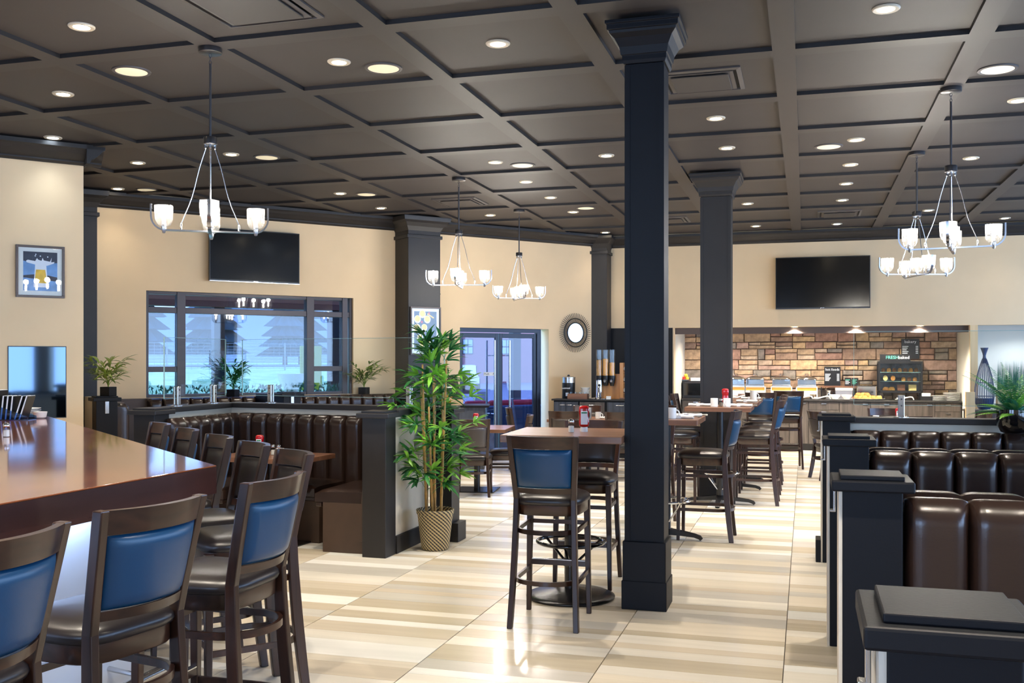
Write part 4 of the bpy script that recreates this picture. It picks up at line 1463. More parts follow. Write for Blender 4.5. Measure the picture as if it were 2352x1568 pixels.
MB().box(-.42, .42, -.3, .3, .71, .75).build('table_top', WOODT, t, bevel=.004)
MB().tube([(0, 0, .01), (0, 0, .71)], .04, 16).build('pole', CAST, t, True)
MB().box(-.25, .25, -.2, .2, 0, .014).build('base', CAST, t, bevel=.004)
ketchup(-4.36, 7.36, .75, R(10), 'ketchup bottle on the table of the large booth', 1.0)
shaker(-4.27, 7.42, .75, 'left shaker on the table of the large booth')
shaker(-4.21, 7.41, .75, 'right shaker on the table of the large booth', PEPPER)

# booths along the window
def wthing_xy(s, n): return WP(s, n)
px_, py_ = WP(-.17, 1.62)
post('booth post with a small palm at the end of the left wall', px_, py_, .22, 1.15, DARKN, rz=WANG, hook=(.0, -.12))
px_, py_ = WP(2.05, 1.35)
post('booth post below the window with a steel strip', px_, py_, .22, 1.15, DARKN, rz=WANG, hook=(.0, -.12))
x, y = WP(.62, .22); bench('booth bench under the left half of the window', x, y, WANG, 1.38, 8, z_top=1.06)
x, y = WP(2.14, .22); bench('booth bench under the right half of the window', x, y, WANG, 1.93, 11, z_top=1.06)
x, y = WP(.04, 1.5); bench('short booth bench beside the post with the palm', x, y, WANG + R(90), 1.28, 7, z_top=1.06)
b = MB(); wbox(b, .1, 4.15, .0, .15, 0, 1.055)
tag(b.build('window_ledge', BASEBR), 'brown ledge between the window and the booth backs', 'ledge')
b = MB(); wbox(b, -.12, -.04, .17, 1.48, 0, 1.1)
tag(b.build('half_wall', WALLW), 'half wall behind the post with the palm', 'half wall')
b = MB(); wbox(b, 2.03, 2.10, .17, 1.22, 0, 1.1)
tag(b.build('half_wall', DARKN), 'dark divider behind the post below the window', 'half wall')

# ---- frameless glass partitions in steel clamps
def clamp(x, y, z, rz, label):
    t = thing('glass_clamp', label, 'clamp', (x, y, z), rz, 'steel glass clamps')
    MB().lathe([(.055, 0), (.055, .005), (.03, .012), (.001, .012)], 24).build('flange', STEEL, t, True)
    for s in (-1, 1):
        MB().box(-.022, .022, s * .006 if s > 0 else -.024, .024 if s > 0 else -.006, .01, .17).build('jaw', STEEL, t, bevel=.004)
    for zz in (.09, .14):
        MB().tube([(0, -.027, zz), (0, .027, zz)], .006, 8).build('bolt', GUN, t, True)
    return t
def pane_thing(label, x, y, rz, L_, z0, z1):
    t = thing('glass_partition', label, 'glass panel', (x, y, 0), rz)
    MB().box(0, L_, -.005, .005, z0, z1).build('pane', GLASSP, t)
    e = MB().box(0, L_, -.0054, .0054, z1, z1 + .003).box(-.003, 0, -.0054, .0054, z0, z1).box(L_, L_ + .003, -.0054, .0054, z0, z1).box(0, L_, -.0054, .0054, z0 - .003, z0)
    e.build('polished_edge', GLASSE, t)
    return t
pane_thing('long glass panel above the rear wall of the large booth', RW0[0] + .09, RW0[1] - .012, RA, 2.15, 1.215, 1.735)
pane_thing('glass panel above the left wall of the large booth', -5.22, 7.27, R(90), .93, 1.215, 1.735)
clamp(-5.22, 7.45, 1.145, R(90), 'leftmost steel clamp on the booth wall')
clamp(-5.22, 8.0, 1.145, R(90), 'second steel clamp from the left on the booth wall')
c, s = math.cos(RA), math.sin(RA)
for d_, lab in ((.42, 'third steel clamp from the left on the booth wall'), (1.9, 'steel clamp behind the bamboo leaves')):
    clamp(RW0[0] + c * d_, RW0[1] + s * d_, 1.145, RA, lab)
pane_thing('glass panel above the right half wall before the buffet', .36, 8.12, 0, 1.42, 1.20, 1.76)
pane_thing('second glass panel above the right half wall, at the right edge', 1.80, 8.12, 0, .6, 1.20, 1.76)
clamp(.70, 8.12, 1.105, 0, 'steel clamp in the middle of the right half wall')
clamp(1.62, 8.12, 1.105, 0, 'steel clamp on the right half wall beside the fern pot')

# ================================================================ WALL DECOR
def tv(label, loc, rz, w, h, silver=True):
    t = thing('television', label, 'television', loc, rz)
    MB().box(-w / 2, w / 2, -.035, .02, -h / 2, h / 2).build('housing', BLACK, t, bevel=.004)
    MB().box(-w / 2 + .012, w / 2 - .012, -.037, -.034, -h / 2 + .022, h / 2 - .012).build('screen', SCREEN, t)
    MB().box(-w / 2, w / 2, -.039, -.030, -h / 2 - .006, -h / 2 + .004).build('lower_bezel', STEEL if silver else GUN, t)
    MB().box(-.03, .03, -.0385, -.037, -h / 2 + .006, -h / 2 + .014).build('maker_badge', STEEL, t)
    MB().box(-.15, .15, .02, .075, -.15, .15).build('wall_mount', BLACK, t)
    return t
x, y = WP(2.05, .08)
tv('wide black television above the window', (x, y, 2.945), WANG, 1.245, .70)
tv('large black television above the buffet', (.26, TY - .08, 2.79), 0, 1.45, .83, False)

def picture(label, loc, rz, w, h, mount, frame_m):
    t = thing('framed_picture', label, 'picture', loc, rz)
    f = .022
    fr = MB().box(-w / 2, w / 2, -.03, 0, h / 2 - f, h / 2).box(-w / 2, w / 2, -.03, 0, -h / 2, -h / 2 + f).box(-w / 2, -w / 2 + f, -.03, 0, -h / 2 + f, h / 2 - f).box(w / 2 - f, w / 2, -.03, 0, -h / 2 + f, h / 2 - f)
    fr.build('frame', frame_m, t, bevel=.002)
    MB().box(-w / 2 + f, w / 2 - f, -.012, -.006, -h / 2 + f, h / 2 - f).build('mount_board', PAPER, t)
    return t
def flat(t, nm, pts, yy, m):
    return MB().add([(p[0], yy, p[1]) for p in pts], [tuple(range(len(pts)))]).build(nm, m, t)
def disc(t, nm, cx, cz, rx, rz_, yy, m, n=20):
    return flat(t, nm, [(cx + rx * math.cos(2 * math.pi * k / n), cz + rz_ * math.sin(2 * math.pi * k / n)) for k in range(n)], yy, m)
# beer splash picture on the left wall
ps = -.975
x, y = WP(ps, LWN)
pic = picture('framed picture of a splashing glass of beer on the left wall', (x, y, 2.395), WANG, .43, .50, .05, FRAMEM)
pr = flat(pic, 'print', [(-.15, -.185), (.15, -.185), (.15, .19), (-.15, .19)], -.0125, ARTB)
flat(pr, 'night_band', [(-.15, .10), (-.05, .075), (.15, .09), (.15, .19), (-.15, .19)], -.0128, ARTD)
flat(pr, 'table_band', [(-.15, -.04), (.0, -.02), (.15, -.05), (.15, -.09), (-.15, -.06)], -.0128, ARTD)
flat(pr, 'glass_shape', [(-.06, -.15), (.07, -.15), (.05, .08), (-.045, .08)], -.0131, ARTF)
flat(pr, 'beer_shape', [(-.052, -.11), (.06, -.11), (.042, .02), (-.038, .02)], -.0134, ARTY)
flat(pr, 'foam_splash', [(-.12, .085), (-.04, .065), (.06, .06), (.12, .085), (.125, .10), (.095, .095), (.10, .14), (.085, .10), (.03, .11), (.02, .135), (.01, .105), (-.02, .115), (-.03, .13), (-.045, .10), (-.11, .11), (-.125, .10)], -.0137, ARTF)
for dx, dz in ((-.04, .165), (-.045, .15), (.0, .15), (.065, .145)):
    disc(pr, 'foam_drop', dx, dz, .006, .006, -.0139, ARTF, 10)
MB().box(-.193, .193, -.018, -.0165, -.228, .228).build('glazing', GLASS, pic)
# citrus picture on the wide pilaster
x, y = WP(4.475, .42)
z1, z0 = 2.32, 1.62
pic = picture('tall framed picture of citrus drinks on the wide pilaster', (x, y, (z0 + z1) / 2), WANG, .50, .70, .05, FRAMEM)
pr = flat(pic, 'print', [(-.185, -.285), (.185, -.285), (.185, .285), (-.185, .285)], -.0125, ARTS)
for cx, cz, rx in ((-.05, .245, .055), (-.13, .17, .055), (.03, .17, .055), (-.14, .04, .06), (-.02, .05, .05), (-.09, -.10, .05), (.03, -.16, .055), (-.05, -.2, .05)):
    disc(pr, 'glass_rim', cx, cz, rx, rx * 1.05, -.0128, ARTC)
    disc(pr, 'citrus_slice', cx, cz + .008, rx * .8, rx * .8, -.0131, ARTO)
for cx, cz in ((-.06, .13), (-.03, -.04), (.06, .26)):
    disc(pr, 'red_berry', cx, cz, .018, .018, -.0133, FRUITR, 12)
for k in range(7):
    cx, cz = .02 + .03 * (k % 4), .25 - .008 * k
    disc(pr, 'yellow_flower', .04 + .022 * (k % 5), .245 - .012 * k, .012, .012, -.0133, ARTO, 8)
MB().box(-.228, .228, -.018, -.0165, -.328, .328).build('glazing', GLASS, pic)
# smoked mirror panel low on the left wall
x, y = WP(-1.0, LWN)
t = thing('mirror_panel', 'smoked mirror panel on the left wall behind the bar', 'mirror', (x, y, 1.33), WANG)
MB().box(-.25, .25, -.012, -.004, -.34, .34).build('mirror_glass', MIRRORD, t)
MB().box(-.258, .258, -.006, 0, -.348, .348).build('backing', BLACK, t)
# sunburst mirror
x, y = WP(7.5, .03)
t = thing('sunburst_mirror', 'round sunburst mirror with black twig rays beside the door', 'mirror', (x, y, 2.0), WANG)
rg = MB()
rg.lathe([(.001, 0), (.16, 0), (.16, .008), (.001, .008)], 36)
rot = [(p[0], p[2] - .02, p[1]) for p in rg.v]
rg.v = rot
rg.build('mirror_glass', MIRROR, t, True)
for rr, nm in ((.165, 'inner_ring'), (.235, 'outer_ring')):
    MB().tube([(rr * math.cos(2 * math.pi * k / 48), -.022, rr * math.sin(2 * math.pi * k / 48)) for k in range(48)], .009, 8, closed=True).build(nm, BLACK, t, True)
for k in range(56):
    a = 2 * math.pi * k / 56
    a2 = a + R(9)
    MB().tube([(.155 * math.cos(a), -.02, .155 * math.sin(a)), (.325 * math.cos(a2), -.012, .325 * math.sin(a2))], .0042, 5).build('ray', BLACK, t)
tag(MB().box(-.012, .012, -.015, 0, -.008, .008).build('wall_sensor', BLACK, None, bevel=.002), 'tiny black sensor on the wall left of the middle chandelier', 'sensor')
x, y = WP(4.95, 0)
bpy.data.objects['wall_sensor'].location = (x, y, 2.55)
bpy.data.objects['wall_sensor'].rotation_euler = (0, 0, WANG)

# ================================================================ PLANTS
def leaf_mesh(L_, w, m, droop=.25, n=5):
    rings = []
    for k in range(n + 1):
        q = k / n
        ww = w * math.sin(math.pi * min(q * .9 + .1, 1)) ** .8 * (1 if q < 1 else 0) + .0006
        z = -droop * L_ * q * q
        rings.append([(-ww, L_ * q, z + ww * .35), (0, L_ * q, z), (ww, L_ * q, z + ww * .35)])
    b = MB()
    b.loft(rings, close=False)
    return b.mesh('leaf', m, True, 80)
def orient(az, el, roll=0.0):
    return Matrix.Rotation(az, 4, 'Z') @ Matrix.Rotation(el, 4, 'X') @ Matrix.Rotation(roll, 4, 'Y')
def put_leaf(me, parent, p, az, el, roll, s):
    o = bpy.data.objects.new('leaf', me)
    col.objects.link(o)
    o.parent = parent
    o.matrix_local = Matrix.Translation(p) @ orient(az, el, roll) @ Matrix.Scale(s, 4)
    return o
def weave_mat():
    m = bpy.data.materials.new('woven_basket')
    m.use_nodes = True
    n, l = m.node_tree.nodes, m.node_tree.links
    b = n['Principled BSDF']
    b.inputs['Roughness'].default_value = .6
    t = n.new('ShaderNodeTexCoord')
    s = n.new('ShaderNodeSeparateXYZ')
    l.new(t.outputs['Object'], s.inputs[0])
    a = n.new('ShaderNodeMath'); a.operation = 'ARCTAN2'
    l.new(s.outputs['Y'], a.inputs[0]); l.new(s.outputs['X'], a.inputs[1])
    outs = []
    for sg in (1, -1):
        k1 = n.new('ShaderNodeMath'); k1.operation = 'MULTIPLY'; k1.inputs[1].default_value = 24
        l.new(a.outputs[0], k1.inputs[0])
        k2 = n.new('ShaderNodeMath'); k2.operation = 'MULTIPLY_ADD'; k2.inputs[1].default_value = 210 * sg
        l.new(s.outputs['Z'], k2.inputs[0]); l.new(k1.outputs[0], k2.inputs[2])
        k3 = n.new('ShaderNodeMath'); k3.operation = 'SINE'
        l.new(k2.outputs[0], k3.inputs[0])
        outs.append(k3)
    mx = n.new('ShaderNodeMath'); mx.operation = 'MAXIMUM'
    ml = n.new('ShaderNodeMath'); ml.operation = 'MULTIPLY_ADD'; ml.inputs[1].default_value = .35
    l.new(outs[1].outputs[0], ml.inputs[0]); l.new(outs[0].outputs[0], ml.inputs[2])
    r_ = n.new('ShaderNodeValToRGB')
    r_.color_ramp.elements[0].position, r_.color_ramp.elements[1].position = .35, .5
    r_.color_ramp.elements[0].color, r_.color_ramp.elements[1].color = srgb(58, 52, 50), srgb(198, 178, 132)
    mp = n.new('ShaderNodeMapRange'); mp.inputs[1].default_value = -1; mp.inputs[2].default_value = 1
    l.new(ml.outputs[0], mp.inputs[0]); l.new(mp.outputs[0], r_.inputs[0])
    l.new(r_.outputs[0], b.inputs['Base Color'])
    bp = n.new('ShaderNodeBump'); bp.inputs['Strength'].default_value = .5; bp.inputs['Distance'].default_value = .004
    l.new(mp.outputs[0], bp.inputs['Height']); l.new(bp.outputs[0], b.inputs['Normal'])
    return m
WEAVE = weave_mat()
# tall bamboo in a woven basket
rb = random.Random(21)
bx_, by_ = -2.90, 7.62
t = thing('bamboo_plant', 'tall artificial bamboo standing in a woven basket', 'plant', (bx_, by_, 0))
MB().lathe([(.10, 0), (.112, .01), (.145, .29), (.152, .295), (.152, .325), (.14, .325), (.136, .28), (.001, .27)], 40).build('basket', WEAVE, t, True, angle=60)
MB().tube([(.148 * math.cos(2 * math.pi * k / 40), .148 * math.sin(2 * math.pi * k / 40), .322) for k in range(40)], .008, 8, closed=True).build('basket_rim', WEAVE, t, True)
canes = []
for i in range(7):
    a = 2 * math.pi * i / 7 + .3
    r0 = .075 if i else 0
    x0, y0 = r0 * math.cos(a), r0 * math.sin(a)
    lx, ly = x0 * 1.4 + rb.uniform(-.03, .03), y0 * 1.4 + rb.uniform(-.03, .03)
    H_ = rb.uniform(1.15, 1.6)
    pts, rad = [], []
    N_ = 26
    for k in range(N_ + 1):
        q = k / N_
        pts.append((x0 + (lx - x0) * q, y0 + (ly - y0) * q, .26 + (H_ - .26) * q))
        rad.append((.0115 - .004 * q) * (1.25 if k % 4 == 0 else 1))
    MB().tube(pts, rad, 8).build('cane', CANE, t, True)
    canes.append((x0, y0, lx, ly, H_))
LM = [leaf_mesh(.15, .014, LEAFA), leaf_mesh(.15, .014, LEAFB), leaf_mesh(.17, .0145, LEAFB, .4), leaf_mesh(.13, .015, LEAFA, .35)]
sprays = []
for i in range(115):
    c0 = rb.choice(canes)
    z = .56 + 1.17 * (i + .5) / 115 + rb.uniform(-.05, .05)
    q = min((z - .26) / (c0[4] - .26), 1)
    px0, py0 = c0[0] + (c0[2] - c0[0]) * q, c0[1] + (c0[3] - c0[1]) * q
    az = rb.uniform(0, 2 * math.pi)
    # fuller in the upper half, narrow at the crown and just above the basket
    if z < .75: rr = rb.uniform(.06, .20)
    elif z < 1.15: rr = rb.uniform(.1, .32)
    elif z < 1.45: rr = rb.uniform(.05, .34)
    else: rr = rb.uniform(.0, .15)
    p = Vector((px0 * .5 + rr * math.cos(az), py0 * .5 + rr * math.sin(az), z))
    if z < 1.14: p.x = max(p.x, -.13)
    p.y = min(p.y, .24)
    sprays.append((p, az, z, (px0, py0)))
tw = MB()
count, restb, restm = 0, MB(), []
for p, az, z, (cx, cy) in sprays:
    tw.tube([(cx, cy, p.z - .08), ((cx + p.x) / 2, (cy + p.y) / 2, p.z - .02), tuple(p)], .0022, 4)
    bright = rb.random() < .48
    for k in range(8):
        if rb.random() < .1: continue
        la = az + rb.uniform(-1.35, 1.35)
        el = rb.uniform(-.35, 1.05) if z < 1.5 else rb.uniform(.2, 1.25)
        me = LM[rb.choice([0, 3]) if bright else rb.choice([1, 2])]
        s_ = rb.uniform(.7, 1.15)
        roll = rb.uniform(-.7, .7)
        if count < 300:
            put_leaf(me, t, p, la - math.pi / 2, el, roll, s_)
            count += 1
        else:
            M_ = Matrix.Translation(p) @ orient(la - math.pi / 2, el, roll) @ Matrix.Scale(s_, 4)
            restb.add([M_ @ v_.co for v_ in me.vertices], [tuple(f_.vertices) for f_ in me.polygons], 0 if bright else 1)
tw.build('twigs', LEAFB, t)
if restb.f:
    tag(restb.build('more_leaves', [LEAFA, LEAFB], t, True, angle=80), kind='stuff')
# small parlour palms
def palm(label, x, y, z, h, spread, seed, pot_m, m, ledge=False):
    r_ = random.Random(seed)
    t = thing('parlour_palm', label, 'plant', (x, y, z), 0, 'small potted palms')
    MB().box(-.062, .062, -.062, .062, 0, .10).build('pot', pot_m, t, bevel=.004)
    lm = [leaf_mesh(.17, .015, m, .3), leaf_mesh(.15, .016, m, .15)]
    n = 15
    for i in range(n):
        a = 2 * math.pi * i / n + r_.uniform(-.3, .3)
        if ledge: a = WANG - R(90) + r_.uniform(-R(88), R(88))
        R_ = spread * r_.uniform(.35, 1.0)
        H_ = h * r_.uniform(.55, 1.0)
        pts = []
        for k in range(8):
            q = k / 7
            pts.append(Vector((math.cos(a) * R_ * q ** 1.7, math.sin(a) * R_ * q ** 1.7, .09 + (H_ - .12) * (q ** .85))))
        st = MB().tube(pts, [.004 - .003 * k / 7 for k in range(8)], 5).build('stem', m, t, True)
        for k in range(3, 8):
            d_ = (pts[k] - pts[k - 1]).normalized()
            az0 = math.atan2(d_.y, d_.x)
            for sd in (-1, 1):
                put_leaf(r_.choice(lm), t, pts[k], az0 - math.pi / 2 + sd * r_.uniform(.3, .8), r_.uniform(-.1, .9), 0, r_.uniform(.6, 1.0))
        put_leaf(lm[0], t, pts[7], a - math.pi / 2, .7, 0, .8)
    return t
x, y = WP(-.17, 1.62)
palm('small yellowish palm on the booth post at the end of the left wall', x + .03, y + .02, 1.15, .44, .30, 4, DARKN, LEAFC)
x, y = WP(1.75, .085)
palm('small palm in front of the middle of the window', x, y, 1.055, .52, .24, 8, DARKN, LEAFB, True)
x, y = WP(3.66, .085)
palm('small palm at the right end of the window', x, y, 1.055, .48, .28, 15, DARKN, LEAFC, True)
# fern in a glossy black pot at the right edge
rf = random.Random(9)
t = thing('potted_fern', 'bushy fern in a glossy black pot at the right edge', 'plant', (X(2328, 7.915), 7.915, 1.012))
MB().lathe([(.055, 0), (.085, .012), (.11, .06), (.116, .12), (.113, .175), (.102, .175), (.1, .14), (.001, .135)], 36).build('pot', BLACKG, t, True, angle=60)
for i in range(46):
    a = 2.399963 * i + rf.uniform(-.2, .2)
    tall = i % 2 == 0
    L_ = rf.uniform(.36, .50) if tall else rf.uniform(.26, .40)
    up = rf.uniform(1.0, 1.45) if tall else rf.uniform(.3, .95)
    dr = .22 if tall else .38
    pts = []
    for k in range(15):
        q = k / 14
        rr = L_ * q * math.cos(up * (1 - q * .5))
        zz = .13 + L_ * (q * math.sin(up) - dr * q * q)
        pts.append(Vector((math.cos(a) * rr, math.sin(a) * rr, zz)))
    b = MB().tube(pts, [.0030 - .0022 * k / 14 for k in range(15)], 4)
    sd = Vector((-math.sin(a), math.cos(a), 0))
    for k in range(2, 15):
        d_ = (pts[k] - pts[k - 1]).normalized()
        ll = .042 * math.sin(math.pi * min(k / 15 + .1, 1)) + .006
        for s in (-1, 1):
            for h_ in (0, .5):
                p = pts[k] - (pts[k] - pts[k - 1]) * h_
                mid = p + sd * s * ll * .55 + d_ * ll * .22
                tip = p + sd * s * ll + d_ * ll * .45 - Vector((0, 0, ll * .2))
                w = d_ * .0042
                b.add([p - w * .7, p + w * .7, mid + w, tip, mid - w], [(0, 1, 2, 3, 4)])
    b.build('frond', LEAFT if i % 3 == 0 else LEAFB if i % 3 == 1 else LEAFA, t)
# tall ribbed vase, its cabinet and reeds in the recess at the right
cab = thing('vase_cabinet', 'dark low cabinet carrying the tall ribbed vase', 'cabinet', (X(2272, 16.2), 16.2, 0))
MB().box(-.32, .75, -.22, .22, .08, .78).build('body', DARK, cab, bevel=.004)
MB().box(-.34, .77, -.24, .24, .78, .81).build('top', DARK, cab, bevel=.004)
MB().box(-.3, .2, -.228, -.22, .12, .74).build('door', WOODG, cab)
MB().box(.22, .72, -.228, -.22, .12, .74).build('door', WOODG, cab)
v = thing('ribbed_vase', 'tall navy vase of thin ribs with a flared neck', 'vase', (X(2261, 16.2), 16.2, .81))
prof = [(.075, 0), (.12, .08), (.135, .2), (.13, .33), (.105, .5), (.065, .65), (.028, .76), (.022, .80), (.03, .84), (.056, .92)]
MB().lathe([(.075, 0), (.115, .07), (.125, .17), (.001, .17)], 28).build('lower_bowl', NAVYV, v, True)
MB().lathe([(.05, .69), (.026, .76), (.02, .80), (.029, .84), (.056, .92), (.052, .92), (.024, .84), (.016, .8), (.02, .76)], 24, cap=False).build('neck', NAVYV, v, True)
for i in range(26):
    a = 2 * math.pi * i / 26
    MB().tube([(r_ * math.cos(a), r_ * math.sin(a), z) for r_, z in prof[1:7]], .0035, 5).build('rib', NAVYV, v)
for r_, z in ((.136, .2), (.122, .4)):
    MB().tube([(r_ * math.cos(2 * math.pi * k / 32), r_ * math.sin(2 * math.pi * k / 32), z) for k in range(32)], .004, 6, closed=True).build('hoop', NAVYV, v, True)
rd = thing('reed_planter', 'long planter of upright green reeds behind the fern', 'plant', (X(2340, 16.2), 16.2, .81))
MB().box(-.3, .5, -.06, .06, 0, .30).build('planter', WOODL, rd, bevel=.004)
rr_ = random.Random(2)
b = MB()
for i in range(420):
    x0, y0 = rr_.uniform(-.28, .48), rr_.uniform(-.05, .05)
    h_ = rr_.uniform(.36, .48)
    w = .0035
    b.add([(x0 - w, y0, .28), (x0 + w, y0, .28), (x0 + rr_.uniform(-.01, .01), y0 + rr_.uniform(-.01, .01), .28 + h_)], [(0, 1, 2)])
tag(b.build('reeds', LEAFT, rd), kind='stuff')
t = tag(MB().box(-.06, .06, -.05, .05, 0, 1.08).build('wooden_stand', WOODL, None, bevel=.004), 'pale wooden stand left of the tall ribbed vase', 'stand')
t.location = (X(2228, 15.9), 15.9, 0)

# ================================================================ SERVICE COUNTER BY THE DOORS
cx, cy = -4.60, 13.02
sv = thing('service_counter', 'dark service counter before the glass doors', 'counter', (cx, cy, 0), R(16))
MB().box(-.62, .36, -.26, .26, .06, .90).build('body', WOODN, sv, bevel=.004)
MB().box(-.66, .42, -.3, .3, .90, .93).build('top', DARKN, sv, bevel=.004)
for k in range(2):
    MB().box(-.58 + k * .47, -.13 + k * .47, -.268, -.26, .1, .86).build('door', WOODN, sv)
pt = thing('juice_pitcher', 'glass pitcher of orange juice on the service counter', 'pitcher', (X(1030, 12.9), 12.9, .93))
MB().lathe([(.05, 0), (.062, .01), (.066, .08), (.05, .19), (.058, .235), (.055, .235), (.047, .19), (.062, .08), (.058, .012), (.001, .01)], 28).build('jug', GLASS, pt, True)
MB().lathe([(.055, .012), (.06, .08), (.051, .14), (.001, .145)], 24).build('juice', JUICE, pt, True)
MB().tube([(.055 + .045 * math.sin(math.pi * k / 8), 0, .13 - .07 * math.cos(math.pi * k / 8)) for k in range(9)], .007, 8).build('handle', GLASS, pt, True)
MB().lathe([(.056, .235), (.06, .24), (.05, .25), (.001, .252)], 24).build('lid', WHITE, pt, True)
mo = thing('till_screen', 'black till screen leaning on the service counter', 'screen', (X(1028, 13.15), 13.15, .93), R(16))
MB().loft([[(-.19, -.05, .06), (.21, -.05, .06), (.21, -.02, .06), (-.19, -.02, .06)], [(-.19, .06, .36), (.13, .06, .36), (.13, .09, .36), (-.19, .09, .36)]]).build('screen_case', BLACK, mo, bevel=.008)
MB().box(-.06, .06, -.02, .12, 0, .012).box(-.02, .02, .03, .07, .01, .2).build('stand', BLACK, mo)
tag(link('card_box', MB().box(-.07, .07, -.05, .05, 0, .075).mesh('card_box', WOODL), loc=(X(1050, 12.86), 12.86, .93)), 'small pale box beside the juice pitcher', 'box')

# ================================================================ SIDEBOARD UNDER THE SUNBURST MIRROR
SBY = 15.55
sx0, sx1 = X(1272, SBY), X(1272, SBY) + 1.75
sb = thing('sideboard', 'dark laminate sideboard with breakfast things under the sunburst mirror', 'sideboard', (sx0, SBY, 0))
SW = sx1 - sx0
MB().box(0, SW, 0, .32, .06, .90).build('body', DARKN, sb)
MB().box(-.03, SW + .02, -.04, .32, .90, .925).build('worktop', DARK, sb, bevel=.003)
MB().box(.02, SW, .03, .30, 0, .06).build('toe_kick', BLACK, sb)
for i, (a, c, m_) in enumerate(((.01, .20, WOODN), (.205, .40, WOODN), (.43, .83, WOODG), (.87, 1.28, WOODN), (1.30, SW - .01, WOODN))):
    if i == 3:
        for z0_, z1_ in ((.62, .88), (.35, .61), (.08, .34)):
            d_ = MB().box(a, c, -.016, 0, z0_, z1_).build('drawer', m_, sb, bevel=.002)
            MB().tube([((a + c) / 2 - .06, -.03, z1_ - .05), ((a + c) / 2 + .06, -.03, z1_ - .05)], .005, 8).build('handle', STEEL, d_, True)
    else:
        d_ = MB().box(a, c, -.016, 0, .08, .88).build('door', m_, sb, bevel=.002)
        hx_ = c - .05 if i == 0 else a + .05 if i == 1 else (a + c) / 2
        MB().tube([(hx_ - .04, -.03, .83), (hx_ + .04, -.03, .83)], .005, 8).build('handle', STEEL, d_, True)
SZ = .925
ky = SBY + .2
k = thing('oatmeal_kettle', 'black and steel soup kettle lettered oatmeal', 'kettle', (X(1306, ky), ky, SZ))
MB().lathe([(.10, 0), (.105, .01), (.105, .26), (.001, .26)], 32).build('body', BLACK, k, True)
MB().lathe([(.107, .255), (.107, .33), (.112, .335), (.112, .345), (.06, .36), (.001, .362)], 32).build('steel_lid', STEEL, k, True)
MB().lathe([(.02, .36), (.022, .38), (.001, .39)], 12).build('knob', BLACK, k, True)
MB().box(-.025, .025, -.112, -.1, .04, .1).build('dial_plate', STEEL, k, bevel=.003)
text('lettering', 'oatmeal', .045, WHITEL, k, (-.02, -.1085, .17), (R(90), 0, 0))
ty = SBY + .06
tr = thing('glass_tray', 'wooden tray holding drinking glasses', 'tray', (X(1328, ty), ty, SZ))
MB().box(-.16, .16, -.07, .07, 0, .01).box(-.16, .16, -.07, -.062, .01, .085).box(-.16, .16, .062, .07, .01, .085).box(-.16, -.152, -.062, .062, .01, .085).box(.152, .16, -.062, .062, .01, .085).build('tray_box', WOODT, tr)
for i in range(4):
    g = tag(MB().lathe([(.024, 0), (.03, .1), (.0285, .1), (.0225, .004), (.001, .004)], 16).build('drinking_glass', GLASS, None, True), ['leftmost drinking glass in the wooden tray', 'second drinking glass in the wooden tray', 'third drinking glass in the wooden tray', 'rightmost drinking glass in the wooden tray'][i], 'glass', 'drinking glasses in the tray')
    g.location = (X(1328, ty) - .115 + .077 * i, ty, SZ + .011)
bw = thing('bowl_stack', 'stack of white bowls behind the drinking glasses', 'bowls', (X(1344, ky), ky + .02, SZ))
for i in range(4):
    MB().lathe([(.04, .04 * i), (.075, .04 * i + .05), (.078, .04 * i + .06), (.073, .04 * i + .06), (.036, .04 * i + .01)], 24).build('bowl', WHITE, bw, True)
cyy = SBY + .15
cd = thing('cereal_dispenser', 'triple cereal dispenser with clear tubes on a steel base', 'dispenser', (X(1391, cyy), cyy, SZ))
MB().lathe([(.001, 0), (.14, 0), (.14, .01), (.06, .03), (.052, .05), (.05, .30), (.001, .3)], 28, (-.10, -.02, 0)).build('steel_base', CHROME, cd, True)
tag(MB().lathe([(.001, 0), (.022, 0), (.022, .003), (.001, .003)], 20).build('maker_badge', BLACK, cd), None)
MB().box(-.14, .22, .06, .09, .0, .40).build('wooden_back', WOODO, cd, bevel=.003)
for i, (dx, m_, lev) in enumerate(((-.105, CEREALA, .62), (.0, CEREALB, .66), (.105, CEREALB, .52))):
    z0_ = .36
    MB().lathe([(.047, z0_), (.049, z0_ + .42), (.0465, z0_ + .42), (.0445, z0_ + .004)], 24, (dx, 0, 0), cap=False).build('tube', GLASS, cd, True)
    MB().lathe([(.043, z0_ + .004), (.043, z0_ + .42 * lev), (.001, z0_ + .42 * lev + .01)], 20, (dx, 0, 0)).build('cereal', m_, cd, True)
    MB().lathe([(.03, z0_ - .15), (.045, z0_ - .10), (.054, z0_ - .04), (.054, z0_ + .015), (.001, z0_ + .015)], 20, (dx, 0, 0)).build('valve_housing', BLACK, cd, True)
    wh = MB()
    for q in range(3):
        a = math.pi * q / 3 + .4
        wh.tube([(dx - .026 * math.cos(a), -.065, z0_ - .07 - .026 * math.sin(a)), (dx + .026 * math.cos(a), -.065, z0_ - .07 + .026 * math.sin(a))], .005, 6)
    wh.build('turn_knob', CHROME, cd, True)
    MB().lathe([(.05, z0_ + .42), (.05, z0_ + .43), (.001, z0_ + .432)], 20, (dx, 0, 0)).build('tube_lid', GLASS, cd, True)
bpy.context.view_layer.update()
for o in cd.children:
    if o.name.startswith('maker_badge'): o.location, o.rotation_euler = (-.085, -.072, .22), (R(90), 0, 0)
ryy = SBY + .2
rk = thing('mug_rack', 'honey wooden rack holding slanted white mugs', 'rack', (X(1421, ryy) + .07, ryy, SZ))
MB().box(-.04, .02, -.08, .08, 0, .58).build('upright', WOODO, rk, bevel=.006)
MB().box(.30, .34, -.08, .08, 0, .60).build('upright', WOODO, rk, bevel=.006)
